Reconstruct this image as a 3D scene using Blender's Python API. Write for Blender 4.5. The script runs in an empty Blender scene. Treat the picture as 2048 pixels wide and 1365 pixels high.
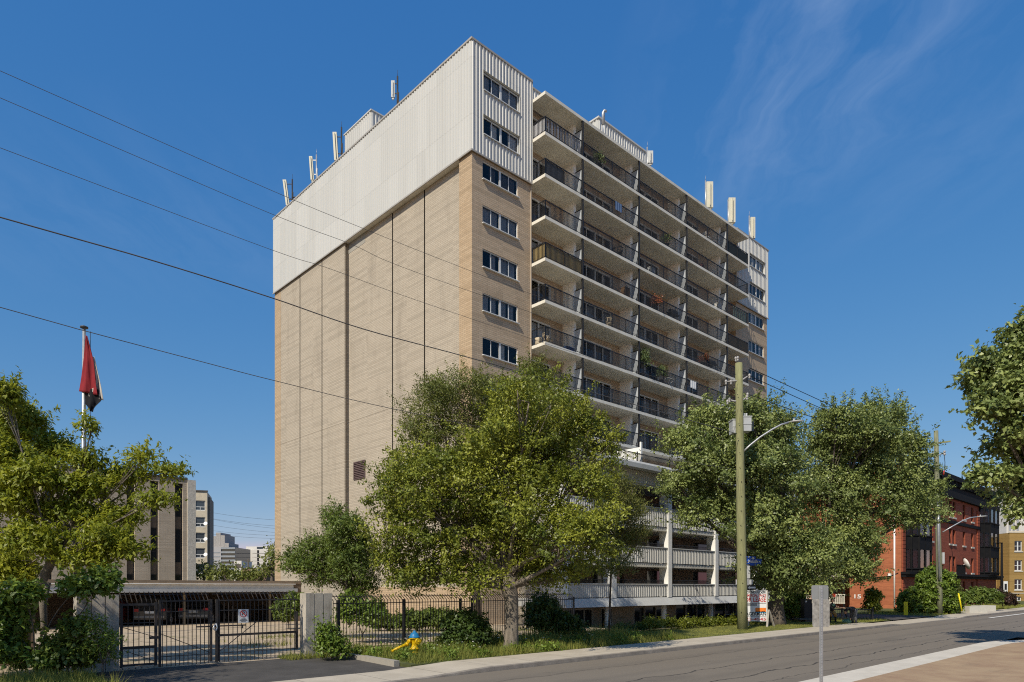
import bpy, math, random
import numpy as np
from mathutils import Vector, Matrix
random.seed(7); RNG = np.random.default_rng(11)
C = bpy.context.scene.collection
R = math.radians
# ---------------------------------------------------------------- frames
TH = math.atan2(.6852, .7283); CU, SU = math.cos(TH), math.sin(TH)
F, CAMH, HY = 1365.0, 2.4, 1175.0
def W(a, b, z=0.0): return (a*CU - b*SU, a*SU + b*CU, z)          # street frame -> world
def AB(x, y): return (x*CU + y*SU, -x*SU + y*CU)
def P(px, py, d): return Vector(((px-1024)/F*d, d, CAMH + (HY-py)/F*d))
def G(px, py, z=0.0):
    d = (CAMH-z)*F/(py-HY); return Vector(((px-1024)/F*d, d, z))
def av(px, b):
    t = (px-1024)/F; return b*(SU + CU*t)/(CU - SU*t)
def bv(px, a):
    t = (px-1024)/F; return a*(CU - SU*t)/(SU + CU*t)
def dep(a, b): return a*SU + b*CU
def zv(py, a, b): return CAMH + (HY-py)/F*dep(a, b)
# ---------------------------------------------------------------- materials
def nt(name):
    m = bpy.data.materials.new(name); m.use_nodes = True
    t = m.node_tree; t.nodes.clear(); out = t.nodes.new('ShaderNodeOutputMaterial')
    return m, t, out
def N(t, typ, ins=None, **kw):
    n = t.nodes.new('ShaderNode'+typ)
    for k, v in kw.items(): setattr(n, k, v)
    for k, v in (ins or {}).items():
        if hasattr(v, 'is_output'): t.links.new(v, n.inputs[k])
        else: n.inputs[k].default_value = v
    return n
def c4(c): return (c[0], c[1], c[2], 1)
def MIX(t, fac, a, b, blend='MIX'):
    n = t.nodes.new('ShaderNodeMix'); n.data_type = 'RGBA'; n.blend_type = blend
    for i, v in ((0, fac), (6, a), (7, b)):
        if hasattr(v, 'is_output'): t.links.new(v, n.inputs[i])
        elif i == 0: n.inputs[0].default_value = v
        else: n.inputs[i].default_value = c4(v)
    return n.outputs[2]
def MA(t, op, a, b=None, c=None):
    n = t.nodes.new('ShaderNodeMath'); n.operation = op
    for i, v in enumerate((a, b, c)):
        if v is None: continue
        if hasattr(v, 'is_output'): t.links.new(v, n.inputs[i])
        else: n.inputs[i].default_value = v
    return n.outputs[0]
def RAMP(t, fac, lo, hi, a=0.0, b=1.0):
    n = N(t, 'MapRange', {0: fac, 1: lo, 2: hi, 3: a, 4: b}); n.clamp = True; return n.outputs[0]
def NOISE(t, vec, scale, detail=4, rough=.55, st=None):
    if st is not None:
        vec = N(t, 'Mapping', {0: vec, 3: st}).outputs[0]
    return N(t, 'TexNoise', {'Vector': vec, 'Scale': scale, 'Detail': detail, 'Roughness': rough}).outputs[0]
def OBJ(t): return N(t, 'TexCoord').outputs['Object']
MATS = {}
def pm(name, col, rough=.6, var=.2, scale=2.0, bump=0.0, bscale=30, metal=0.0, spec=.3, st=None, dirt=0.0, dirtcol=(.06,.05,.04), dscale=1.2, dst=None):
    if name in MATS: return MATS[name]
    m, t, out = nt(name); o = OBJ(t)
    f = NOISE(t, o, scale, 5, .6, st)
    lo = tuple(x*(1-var) for x in col); hi = tuple(min(1, x*(1+var)) for x in col)
    c = MIX(t, RAMP(t, f, .3, .7), lo, hi)
    if dirt:
        g = NOISE(t, o, dscale, 6, .65, dst)
        c = MIX(t, MA(t, 'MULTIPLY', RAMP(t, g, .5, .78), dirt), c, dirtcol)
    b = N(t, 'BsdfPrincipled', {'Base Color': c, 'Roughness': rough, 'Metallic': metal, 'Specular IOR Level': spec})
    if bump:
        h = NOISE(t, o, bscale, 3)
        t.links.new(N(t, 'Bump', {'Height': h, 'Strength': bump, 'Distance': .02}).outputs[0], b.inputs['Normal'])
    t.links.new(b.outputs[0], out.inputs[0]); MATS[name] = m; return m
def brick(name, c1, c2, mortar, bw=.36, rh=.12, ms=.011, bump=.5, stain=.35, staincol=(.10,.08,.06), vst=(.5,.5,.12)):
    m, t, out = nt(name); o = OBJ(t)
    s = N(t, 'SeparateXYZ', {0: o}); xy = MA(t, 'ADD', s.outputs[0], s.outputs[1])
    v = N(t, 'CombineXYZ', {0: xy, 1: s.outputs[2], 2: 0.0}).outputs[0]
    bk = N(t, 'TexBrick', {'Vector': v, 'Color1': c4(c1), 'Color2': c4(c2), 'Mortar': c4(mortar), 'Scale': 1.0, 'Mortar Size': ms, 'Mortar Smooth': .2, 'Bias': -.1, 'Brick Width': bw, 'Row Height': rh})
    # odd darker and paler bricks, row by row
    row = N(t, 'TexWhiteNoise', {'Vector': N(t, 'CombineXYZ', {0: MA(t, 'FLOOR', MA(t, 'DIVIDE', xy, bw*7)), 1: MA(t, 'FLOOR', MA(t, 'DIVIDE', s.outputs[2], rh)), 2: 0.0}).outputs[0]}, noise_dimensions='3D')
    c = MIX(t, RAMP(t, row.outputs[0], .45, 1.0, 0, .42), bk.outputs[0], tuple(x*.62 for x in c2))
    big = NOISE(t, o, .35, 5, .6)
    c = MIX(t, RAMP(t, big, .35, .7, 0, .28), c, tuple(x*.72 for x in c1))
    g = NOISE(t, o, 1.1, 6, .7, vst)
    c = MIX(t, MA(t, 'MULTIPLY', RAMP(t, g, .52, .8), stain), c, staincol)
    b = N(t, 'BsdfPrincipled', {'Base Color': c, 'Roughness': .85, 'Specular IOR Level': .2})
    t.links.new(N(t, 'Bump', {'Height': MA(t, 'SUBTRACT', 1.0, bk.outputs[1]), 'Strength': bump, 'Distance': .012}).outputs[0], b.inputs['Normal'])
    t.links.new(b.outputs[0], out.inputs[0]); return m
def leafmat(name, dark, light, trans=.35, tcol=None, rough=.45, spec=.35):
    m, t, out = nt(name)
    a = N(t, 'Attribute', attribute_name='tint')
    c = MIX(t, a.outputs['Fac'], dark, light)
    b = N(t, 'BsdfPrincipled', {'Base Color': c, 'Roughness': rough, 'Specular IOR Level': spec})
    tc = MIX(t, .55, c, tcol or (.22, .26, .03))
    tr = N(t, 'BsdfTranslucent', {0: tc})
    mx = N(t, 'MixShader', {0: trans, 1: b.outputs[0], 2: tr.outputs[0]})
    t.links.new(mx.outputs[0], out.inputs[0]); return m
def glassmat(name, tint=(.5,.55,.6), refl=.08):
    m, t, out = nt(name)
    tr = N(t, 'BsdfTransparent', {0: c4(tint)}); gl = N(t, 'BsdfGlossy', {0: (1,1,1,1), 'Roughness': .02})
    fr = N(t, 'Fresnel', {0: 1.28}).outputs[0]
    mx = N(t, 'MixShader', {0: MA(t, 'ADD', fr, refl), 1: tr.outputs[0], 2: gl.outputs[0]})
    t.links.new(mx.outputs[0], out.inputs[0]); return m
def darkglass(name, col=(.012,.014,.018)):
    if name in MATS: return MATS[name]
    m, t, out = nt(name)
    b = N(t, 'BsdfPrincipled', {'Base Color': c4(col), 'Roughness': .06, 'Specular IOR Level': .6})
    t.links.new(b.outputs[0], out.inputs[0]); MATS[name] = m; return m
# ---------------------------------------------------------------- mesh builder
class MB:
    def __init__(s, o=(0,0,0)): s.v = []; s.f = []; s.o = o; s.sm = set()
    def add(s, vs, fs, smooth=False):
        n = len(s.v); ox, oy, oz = s.o
        s.v += [(x-ox, y-oy, z-oz) for x, y, z in vs]
        for f in fs:
            if smooth: s.sm.add(len(s.f))
            s.f.append(tuple(i+n for i in f))
        return s
    def quad(s, a, b, c, d): return s.add([a, b, c, d], [(0,1,2,3)])
    def box(s, x0, x1, y0, y1, z0, z1):
        return s.add([(x0,y0,z0),(x1,y0,z0),(x1,y1,z0),(x0,y1,z0),(x0,y0,z1),(x1,y0,z1),(x1,y1,z1),(x0,y1,z1)],
                     [(3,2,1,0),(4,5,6,7),(0,1,5,4),(1,2,6,5),(2,3,7,6),(3,0,4,7)])
    def bar(s, p, q, w, h=None, up=(0,0,1)):
        p, q = Vector(p), Vector(q); d = (q-p).normalized(); u = Vector(up)
        if abs(d.dot(u)) > .98: u = Vector((1,0,0))
        r = d.cross(u).normalized(); u = r.cross(d); h = h or w; r *= w/2; u *= h/2
        vs = [p-r-u, p+r-u, p+r+u, p-r+u, q-r-u, q+r-u, q+r+u, q-r+u]
        return s.add([tuple(v) for v in vs], [(0,1,2,3),(7,6,5,4),(0,4,5,1),(1,5,6,2),(2,6,7,3),(3,7,4,0)])
    def tube(s, pts, rad, n=8, cap=True):
        pts = [Vector(p) for p in pts]; k = len(pts)
        if not hasattr(rad, '__len__'): rad = [rad]*k
        vs, fs = [], []; prev = None
        for i, p in enumerate(pts):
            d = (pts[min(i+1, k-1)] - pts[max(i-1, 0)]).normalized()
            if prev is None: r = d.orthogonal().normalized()
            else:
                r = prev - d*prev.dot(d); r = r.normalized() if r.length > 1e-6 else d.orthogonal().normalized()
            prev = r; q = d.cross(r)
            for j in range(n):
                a = 2*math.pi*j/n; vs.append(tuple(p + (r*math.cos(a)+q*math.sin(a))*rad[i]))
        for i in range(k-1):
            for j in range(n):
                fs.append((i*n+j, i*n+(j+1)%n, (i+1)*n+(j+1)%n, (i+1)*n+j))
        s.add(vs, fs, True)
        if cap:
            m = len(s.v); b = m-k*n
            s.f.append(tuple(b+j for j in range(n))[::-1]); s.f.append(tuple(b+(k-1)*n+j for j in range(n)))
        return s
    def lathe(s, prof, c=(0,0,0), n=20):
        vs, fs = [], []; k = len(prof)
        for r, z in prof:
            for j in range(n):
                a = 2*math.pi*j/n; vs.append((c[0]+r*math.cos(a), c[1]+r*math.sin(a), c[2]+z))
        for i in range(k-1):
            for j in range(n): fs.append((i*n+j, i*n+(j+1)%n, (i+1)*n+(j+1)%n, (i+1)*n+j))
        s.add(vs, fs, True); b = len(s.v)-k*n
        s.f.append(tuple(b+j for j in range(n))[::-1]); s.f.append(tuple(b+(k-1)*n+j for j in range(n)))
        return s
    def prism(s, poly, axis, lo, hi):
        # poly of 2D points; axis 0: (y,z) along x; 1: (x,z) along y; 2: (x,y) along z
        def mk(p, q):
            return (q, p[0], p[1]) if axis == 0 else (p[0], q, p[1]) if axis == 1 else (p[0], p[1], q)
        n = len(poly); vs = [mk(p, lo) for p in poly] + [mk(p, hi) for p in poly]
        fs = [tuple(range(n)), tuple(range(2*n-1, n-1, -1))] + [(i, i+n, (i+1)%n+n, (i+1)%n) for i in range(n)]
        return s.add(vs, fs)
    def ball(s, c, r, n=12, m=8):
        rx, ry, rz = r if hasattr(r, '__len__') else (r, r, r)
        vs, fs = [], []
        for i in range(m+1):
            ph = math.pi*i/m - math.pi/2
            for j in range(n):
                a = 2*math.pi*j/n
                vs.append((c[0]+rx*math.cos(ph)*math.cos(a), c[1]+ry*math.cos(ph)*math.sin(a), c[2]+rz*math.sin(ph)))
        for i in range(m):
            for j in range(n): fs.append((i*n+j, i*n+(j+1)%n, (i+1)*n+(j+1)%n, (i+1)*n+j))
        return s.add(vs, fs, True)
    def mesh(s, name):
        me = bpy.data.meshes.new(name); me.from_pydata(s.v, [], s.f)
        if s.sm: me.polygons.foreach_set('use_smooth', [i in s.sm for i in range(len(s.f))])
        me.update(); return me
    def build(s, name, mat, parent=None, loc=None, rot=None):
        me = s.mesh(name); me.materials.append(mat); return put(name, me, parent, loc, rot)
    # fronts with openings: plane given by a mapping from (x,z,depth)
    def front(s, x0, x1, z0, z1, holes, mp, deep):
        xs = sorted({x0, x1, *[h[0] for h in holes], *[h[1] for h in holes]}); zs = sorted({z0, z1, *[h[2] for h in holes], *[h[3] for h in holes]})
        xs = [x for x in xs if x0 <= x <= x1]; zs = [z for z in zs if z0 <= z <= z1]
        for i in range(len(xs)-1):
            run = None
            for j in range(len(zs)):
                solid = j < len(zs)-1 and not any(h[0]-1e-6 <= (xs[i]+xs[i+1])/2 <= h[1] and h[2] <= (zs[j]+zs[j+1])/2 <= h[3] for h in holes)
                if solid and run is None: run = zs[j]
                if not solid and run is not None:
                    s.quad(mp(xs[i], run, 0), mp(xs[i+1], run, 0), mp(xs[i+1], zs[j], 0), mp(xs[i], zs[j], 0)); run = None
        for a, b, c, d in holes:
            s.quad(mp(a,c,0), mp(a,d,0), mp(a,d,deep), mp(a,c,deep)); s.quad(mp(b,d,0), mp(b,c,0), mp(b,c,deep), mp(b,d,deep))
            s.quad(mp(b,c,0), mp(a,c,0), mp(a,c,deep), mp(b,c,deep)); s.quad(mp(a,d,0), mp(b,d,0), mp(b,d,deep), mp(a,d,deep))
        return s
    # ribbed sheet metal, ribs vertical; profile along x, standing out toward -depth
    def ribbed(s, x0, x1, z0, z1, mp, pitch=.28, h=.045, holes=()):
        n = max(1, round((x1-x0)/pitch)); p = (x1-x0)/n; xs = [x0]; hs = [0]
        for i in range(n):
            b = x0+i*p
            for f, hh in ((.12, 0), (.22, -h), (.55, -h), (.65, 0), (1.0, 0)): xs.append(b+f*p); hs.append(hh)
        for i in range(len(xs)-1):
            if xs[i+1]-xs[i] < 1e-6: continue
            mid = (xs[i]+xs[i+1])/2; cuts = [(c, d) for a, b, c, d in holes if a <= mid <= b]; z = z0
            for c, d in sorted(cuts)+[(z1, z1)]:
                if c > z: s.quad(mp(xs[i], z, hs[i]), mp(xs[i+1], z, hs[i+1]), mp(xs[i+1], c, hs[i+1]), mp(xs[i], c, hs[i]))
                z = d
        return s
def put(name, data, parent=None, loc=None, rot=None):
    o = bpy.data.objects.new(name, data); C.objects.link(o)
    if parent: o.parent = parent
    if loc is not None: o.location = loc
    if rot is not None: o.rotation_euler = rot if hasattr(rot, '__len__') else (0, 0, rot)
    return o
def tag(o, label=None, cat=None, group=None, kind=None):
    if label: o['label'] = label
    if cat: o['category'] = cat
    if group: o['group'] = group
    if kind: o['kind'] = kind
    return o
def thing(name, label, cat, loc=(0,0,0), rot=0.0, group=None):
    return tag(put(name, None, None, loc, rot), label, cat, group)
def text(parent, body, loc, rot, size, mat, width=None, name='lettering', ext=.003, align='CENTER'):
    cu = bpy.data.curves.new(name, 'FONT'); cu.body = body; cu.size = size; cu.align_x = align; cu.align_y = 'CENTER'; cu.extrude = ext; cu.offset = size*.018
    tmp = put(name, cu); bpy.context.view_layer.update(); dg = bpy.context.evaluated_depsgraph_get()
    me = bpy.data.meshes.new_from_object(tmp.evaluated_get(dg)); bpy.data.objects.remove(tmp); bpy.data.curves.remove(cu)
    xs = [v.co.x for v in me.vertices]; w = max(xs)-min(xs); cx = (max(xs)+min(xs))/2
    for v in me.vertices: v.co.x = (v.co.x-cx)*(width/w if width else 1)
    me.materials.clear(); me.materials.append(mat); return put(name, me, parent, loc, rot)
# ---------------------------------------------------------------- foliage
def leaf_mesh(name, pos, axis, nrm, L, Wd, tint, mat):
    n = len(pos); side = np.cross(axis, nrm); side /= np.linalg.norm(side, axis=1, keepdims=True)+1e-9
    nrm2 = np.cross(side, axis)
    L = np.asarray(L).reshape(-1,1)*np.ones((n,1)); Wd = np.asarray(Wd).reshape(-1,1)*np.ones((n,1))
    v = np.empty((n,4,3)); v[:,0] = pos; v[:,2] = pos+axis*L - nrm2*L*.18
    v[:,1] = pos+axis*L*.42+side*Wd/2+nrm2*Wd*.12; v[:,3] = pos+axis*L*.42-side*Wd/2+nrm2*Wd*.12
    me = bpy.data.meshes.new(name); me.vertices.add(n*4); me.vertices.foreach_set('co', v.reshape(-1).astype(np.float32))
    me.loops.add(n*4); me.loops.foreach_set('vertex_index', np.arange(n*4, dtype=np.int32))
    me.polygons.add(n); me.polygons.foreach_set('loop_start', np.arange(0, n*4, 4, dtype=np.int32))
    me.update(calc_edges=True)
    at = me.attributes.new('tint', 'FLOAT', 'FACE'); at.data.foreach_set('value', tint.astype(np.float32))
    me.materials.append(mat); return me
def unit(v): return v/(np.linalg.norm(v, axis=-1, keepdims=True)+1e-9)
def foliage(lobes, size, per=34, dens=1.0, rc=.5, droop=.25, narrow=.55, spray=.5, tb=.0, inner=.45, tight=.34):
    """lobes: (centre, radii); twigs run outward through each lobe and carry leaves along and around them."""
    Ps, As, Ns, Ts = [], [], [], []; tips = []
    for c, r in lobes:
        c = np.array(c); r = np.array(r); area = (r[0]*r[1]+r[1]*r[2]+r[0]*r[2])*4.19
        nc = max(6, int(area*dens/(rc*rc)))
        d = unit(RNG.normal(size=(nc,3))); d[:,2] = np.where(d[:,2] < -.55, -d[:,2]*.6, d[:,2]); d = unit(d)
        rad = inner + (1-inner)*RNG.random(nc)**.6; rad *= 1+RNG.normal(0, .10, nc)
        cc = c + d*rad[:,None]*r
        cr = rc*(.6+.8*RNG.random(nc)); ct = RNG.random(nc)*.62
        out = unit(d*r + np.array([0,0,.25]))
        m = (per*(.6+.8*RNG.random(nc))).astype(int); idx = np.repeat(np.arange(nc), m); k = len(idx)
        u = unit(RNG.normal(size=(k,3))); fl = (u[:,2] < -.25) & (RNG.random(k) < .75); u[fl,2] *= -1
        off = u*(cr[idx]*(.45+.55*np.sqrt(RNG.random(k))))[:,None]*np.array([1,1,.8])*tight*3
        twig = unit(out + RNG.normal(0,.4,(nc,3)) + np.array([0,0,.15]))
        sp = RNG.random(k) < .22                                 # leaves on shoots poking out of the clump
        off[sp] = twig[idx][sp]*(cr[idx][sp]*(.6+spray*2.2*RNG.random(sp.sum())))[:,None] + RNG.normal(0,.09,(sp.sum(),3))*cr[idx][sp][:,None]
        p = cc[idx] + off
        ax = unit(u*.55 + RNG.normal(0,.6,(k,3)) + np.array([0,0,-droop]))
        nn = unit(unit(off)*.9 + np.array([0,0,.35]) + out[idx]*.25 + RNG.normal(0,.36,(k,3)))
        Ps.append(p); As.append(ax); Ns.append(nn); Ts.append(np.clip(ct[idx]+RNG.random(k)*.22+.12+tb, 0, 1))
        tips.append((c, cc))
    p = np.concatenate(Ps); n = len(p)
    L = size*(.5+.95*RNG.random(n))
    return p, np.concatenate(As), np.concatenate(Ns), L, L*narrow, np.concatenate(Ts), tips
def curve_pts(a, b, bend, k=6, sag=0):
    a, b = Vector(a), Vector(b); o = []
    for i in range(k):
        t = i/(k-1); o.append(a.lerp(b, t) + Vector(bend)*math.sin(math.pi*t) + Vector((0,0,-sag*math.sin(math.pi*t))))
    return o
def make_tree(name, label, base, trunk, lobes, lmat, bmat, size=.17, limbr=.12, twig=9, group=None, cat='tree', **kw):
    """trunk: list of (point, radius) in world; lobes in world (centre, radii)."""
    root = thing(name, label, cat, base, 0, group); bx, by, bz = base
    rel = lambda p: (p[0]-bx, p[1]-by, p[2]-bz)
    lb = [(rel(c), r) for c, r in lobes]
    p, a, n, L, w, t, tips = foliage(lb, size, **kw)
    me = leaf_mesh('crown', p, a, n, L, w, t, lmat); put('crown', me, root)
    mb = MB(); tp = [Vector(rel(q)) for q, _ in trunk]; rr = [r for _, r in trunk]
    if len(tp):
        mb.tube(tp, rr, 12)
        fork = tp[-1]
        for (c, cc) in tips:
            c = Vector(c); st = tp[-1] if random.random() < .6 or len(tp) < 3 else tp[-2]
            if (c-st).length < .3: continue
            b = Vector((random.uniform(-.3,.3), random.uniform(-.3,.3), random.uniform(-.1,.5)))*min(1, (c-st).length*.2)
            pts = curve_pts(st, c, b, 7); mb.tube(pts, [limbr*(1-.75*i/6) for i in range(7)], 7)
            for j in range(twig):
                e = Vector(cc[random.randrange(len(cc))]); q = pts[random.choice((3,4,5,6))]
                mb.tube(curve_pts(q, e, (0,0,random.uniform(0,.2)), 4), [limbr*.28, limbr*.2, limbr*.12, .012], 5)
        mb.build('trunk', bmat, root)
    return root
def LB(px, py, d, rx, rz=None, ry=None):
    k = d/F; rz = rz or rx; return (tuple(P(px, py, d)), (rx*k, (ry or min(rx, rz))*k, rz*k))
def shrub(name, label, lobes, lmat, size=.12, cat='shrub', stem=True, **kw):
    zs = min(c[2]-r[2] for c, r in lobes); cx = sum(c[0] for c, r in lobes)/len(lobes); cy = sum(c[1] for c, r in lobes)/len(lobes)
    z0 = max(0.05, min(.2, zs)); tr = []
    if stem: tr = [((cx, cy, z0-.05), .035), ((cx, cy, z0+.25), .03)]
    return make_tree(name, label, (cx, cy, z0), tr, lobes, lmat, BARK, size, .022, 4, cat=cat, **kw)
def grass_mesh(name, pts, h, w, tint, lean=.5, mat=None):
    n = len(pts); ang = RNG.random(n)*6.283; le = RNG.normal(0, lean, (n,2))*h[:,None]
    v = np.empty((n,3,3)); s = np.stack([np.cos(ang), np.sin(ang), np.zeros(n)],1)*w[:,None]/2
    v[:,0] = pts-s; v[:,1] = pts+s; v[:,2] = pts; v[:,2,:2] += le; v[:,2,2] += h
    me = bpy.data.meshes.new(name); me.vertices.add(n*3); me.vertices.foreach_set('co', v.reshape(-1).astype(np.float32))
    me.loops.add(n*3); me.loops.foreach_set('vertex_index', np.arange(n*3, dtype=np.int32))
    me.polygons.add(n); me.polygons.foreach_set('loop_start', np.arange(0, n*3, 3, dtype=np.int32)); me.update(calc_edges=True)
    at = me.attributes.new('tint', 'FLOAT', 'FACE'); at.data.foreach_set('value', tint.astype(np.float32))
    me.materials.append(mat); return me
# ---------------------------------------------------------------- camera, sky, sun
sc = bpy.context.scene
cam = bpy.data.cameras.new('camera'); co = bpy.data.objects.new('camera', cam); C.objects.link(co); sc.camera = co
co.location = (0, 0, CAMH); co.rotation_euler = (R(90), 0, 0)
cam.sensor_width = 36; cam.lens = 36*F/2048; cam.shift_y = (HY-682.5)/2048; cam.clip_end = 6000; cam.clip_start = .1
SUNEL = R(43); SA = R(15.5); SD = Vector((-CU*math.cos(SA)+SU*math.sin(SA), -SU*math.cos(SA)-CU*math.sin(SA), 0)); SUNV = Vector((SD.x*math.cos(SUNEL), SD.y*math.cos(SUNEL), math.sin(SUNEL)))
sl = bpy.data.lights.new('sun', 'SUN'); sl.energy = 3.9; sl.angle = R(.5); sl.color = (1, .915, .77)
so = bpy.data.objects.new('sun', sl); C.objects.link(so); so.rotation_euler = SUNV.to_track_quat('Z', 'Y').to_euler(); so.location = (-30, -40, 60)
w = bpy.data.worlds.new('World'); sc.world = w; w.use_nodes = True; t = w.node_tree; t.nodes.clear()
sky = N(t, 'TexSky', sky_type='NISHITA'); sky.sun_disc = False; sky.sun_elevation = SUNEL; sky.sun_rotation = math.atan2(SD.x, SD.y)
sky.air_density = 1.0; sky.dust_density = .25; sky.ozone_density = 1.3; sky.altitude = 200
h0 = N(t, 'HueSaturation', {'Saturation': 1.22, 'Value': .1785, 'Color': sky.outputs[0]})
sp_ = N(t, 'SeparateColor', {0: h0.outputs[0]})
# film response of the photograph: deep, even blue; brightest sky boosted as added fill
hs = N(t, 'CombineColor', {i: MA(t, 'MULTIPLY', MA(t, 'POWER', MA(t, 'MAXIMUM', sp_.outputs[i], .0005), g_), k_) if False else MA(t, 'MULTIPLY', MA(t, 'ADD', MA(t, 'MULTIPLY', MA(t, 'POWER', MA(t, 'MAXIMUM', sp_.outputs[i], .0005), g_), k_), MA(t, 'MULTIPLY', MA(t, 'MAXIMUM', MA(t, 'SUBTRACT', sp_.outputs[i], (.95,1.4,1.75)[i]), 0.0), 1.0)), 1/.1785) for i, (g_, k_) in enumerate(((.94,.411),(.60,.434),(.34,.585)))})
d = N(t, 'TexCoord').outputs['Generated']; s = N(t, 'SeparateXYZ', {0: d}); zz = MA(t, 'MAXIMUM', s.outputs[2], .12)
px_, py_ = MA(t, 'DIVIDE', s.outputs[0], zz), MA(t, 'DIVIDE', s.outputs[1], zz)
pl = N(t, 'CombineXYZ', {0: px_, 1: py_, 2: 0.0}).outputs[0]
mp = N(t, 'Mapping', {0: pl, 2: (0, 0, R(12)), 3: (3.0, .8, 1)}).outputs[0]
wv = N(t, 'TexNoise', {'Vector': pl, 'Scale': 2.2, 'Detail': 4}).outputs[1]
mpw = N(t, 'VectorMath', {0: mp, 1: N(t, 'VectorMath', {0: wv, 1: (.9, .9, 0)}, operation='MULTIPLY').outputs[0]}, operation='ADD').outputs[0]
n1 = N(t, 'TexNoise', {'Vector': mpw, 'Scale': 1.9, 'Detail': 9, 'Roughness': .62}).outputs[0]
def blob(cx, cy, r, sx=1.0):
    q = N(t, 'VectorMath', {0: N(t, 'VectorMath', {0: pl, 1: (cx, cy, 0)}, operation='SUBTRACT').outputs[0], 1: (sx, 1, 1)}, operation='MULTIPLY').outputs[0]
    return RAMP(t, N(t, 'VectorMath', {0: q}, operation='LENGTH').outputs['Value'], r*.1, r, 1, 0)
msk = MA(t, 'ADD', MA(t, 'ADD', blob(.56, 1.25, .75, 2.0), MA(t, 'MULTIPLY', blob(.9, 1.45, .7, 1.2), .40)), MA(t, 'MULTIPLY', blob(-1.0, 1.9, .6, .6), .35))
cf = MA(t, 'MULTIPLY', RAMP(t, n1, .40, .95), MA(t, 'MINIMUM', msk, 1.0))
cc = MIX(t, MA(t, 'MULTIPLY', cf, .5), hs.outputs[0], (2.2, 2.9, 4.2))
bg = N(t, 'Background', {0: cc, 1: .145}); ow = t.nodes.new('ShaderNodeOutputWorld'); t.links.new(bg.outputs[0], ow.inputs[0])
sc.view_settings.view_transform = 'Standard'; sc.view_settings.look = 'None'; sc.view_settings.exposure = .3; sc.view_settings.gamma = 1
sc.cycles.max_bounces = 8; sc.cycles.transparent_max_bounces = 12; sc.cycles.diffuse_bounces = 5; sc.cycles.use_adaptive_sampling = False; sc.cycles.glossy_bounces = 3
sc.cycles.use_denoising = False; sc.cycles.filter_width = 1.1; sc.cycles.sample_clamp_indirect = 2
# ---------------------------------------------------------------- materials
WHITE_FRAME = pm('white_frame', (.62,.63,.62), .45, .06)
BLACK_METAL = pm('black_metal', (.018,.018,.02), .5, .2)
DARK_STEEL = pm('dark_steel', (.035,.032,.03), .55, .3, 3, dirt=.5, dirtcol=(.11,.06,.035), dscale=6)
def cladding():
    m, t, out = nt('cladding'); o = OBJ(t); s = N(t, 'SeparateXYZ', {0: o}); xy = MA(t, 'ADD', s.outputs[0], s.outputs[1])
    pan = N(t, 'TexWhiteNoise', {'W': MA(t, 'ADD', MA(t, 'FLOOR', MA(t, 'DIVIDE', xy, 1.08)), MA(t, 'MULTIPLY', MA(t, 'FLOOR', MA(t, 'DIVIDE', s.outputs[2], 3.42)), 37.0))}, noise_dimensions='1D').outputs[0]
    c = MIX(t, pan, (.51,.507,.48), (.55,.547,.52))
    st = NOISE(t, o, 1.0, 6, .65, (1.6,1.6,.09)); c = MIX(t, RAMP(t, st, .52, .8, 0, .2), c, (.34,.32,.28))
    sm = RAMP(t, MA(t, 'ABSOLUTE', MA(t, 'SUBTRACT', MA(t, 'FRACT', MA(t, 'DIVIDE', s.outputs[2], 3.42)), .5)), .488, .496, 0, .2); c = MIX(t, sm, c, (.25,.24,.22))
    b = N(t, 'BsdfPrincipled', {'Base Color': c, 'Roughness': .45, 'Specular IOR Level': .3}); t.links.new(b.outputs[0], out.inputs[0]); return m
CLAD = cladding()
CONC = pm('concrete', (.50,.475,.415), .85, .10, 1.5, .15, 40, dirt=.35, dirtcol=(.20,.18,.14), dscale=1.6)
SLABC = pm('slab_concrete', (.70,.665,.575), .85, .07, .8, .1, 30, dirt=.45, dirtcol=(.26,.24,.19), dscale=1.1)
WHITEP = pm('white_paint', (.82,.81,.77), .6, .06, 1, dirt=.2, dirtcol=(.45,.43,.38))
GALV = pm('galvanised', (.40,.41,.42), .45, .15, 8, metal=.6, spec=.5)
GREYP = pm('grey_paint', (.42,.43,.43), .5, .1, 3, dirt=.25)
TAN_BRICK = brick('tan_brick', (.57,.44,.305), (.50,.38,.255), (.33,.265,.195), ms=.012)
PALE_BRICK = brick('pale_brick', (.47,.41,.325), (.43,.37,.288), (.33,.28,.215), ms=.014, stain=.4)
GLASS = glassmat('glass', (.84,.87,.90), .015)
DGLASS = darkglass('dark_glass')
CURT = [pm('curtain_a', (.55,.53,.48), .9, .2, 1), pm('curtain_b', (.30,.31,.31), .9, .2, 1), pm('curtain_c', (.10,.09,.085), .9, .2, 1), pm('curtain_d', (.34,.26,.17), .9, .2, 1)]
BARK = pm('bark', (.115,.095,.075), .95, .35, 7, .9, 24, st=(1,1,.25))
PALEBARK = pm('pale_bark', (.165,.14,.11), .95, .5, 9, 1.0, 20, st=(1,1,.25))
INTER = pm('interior_dark', (.05,.045,.04), .9, .2)
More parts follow.
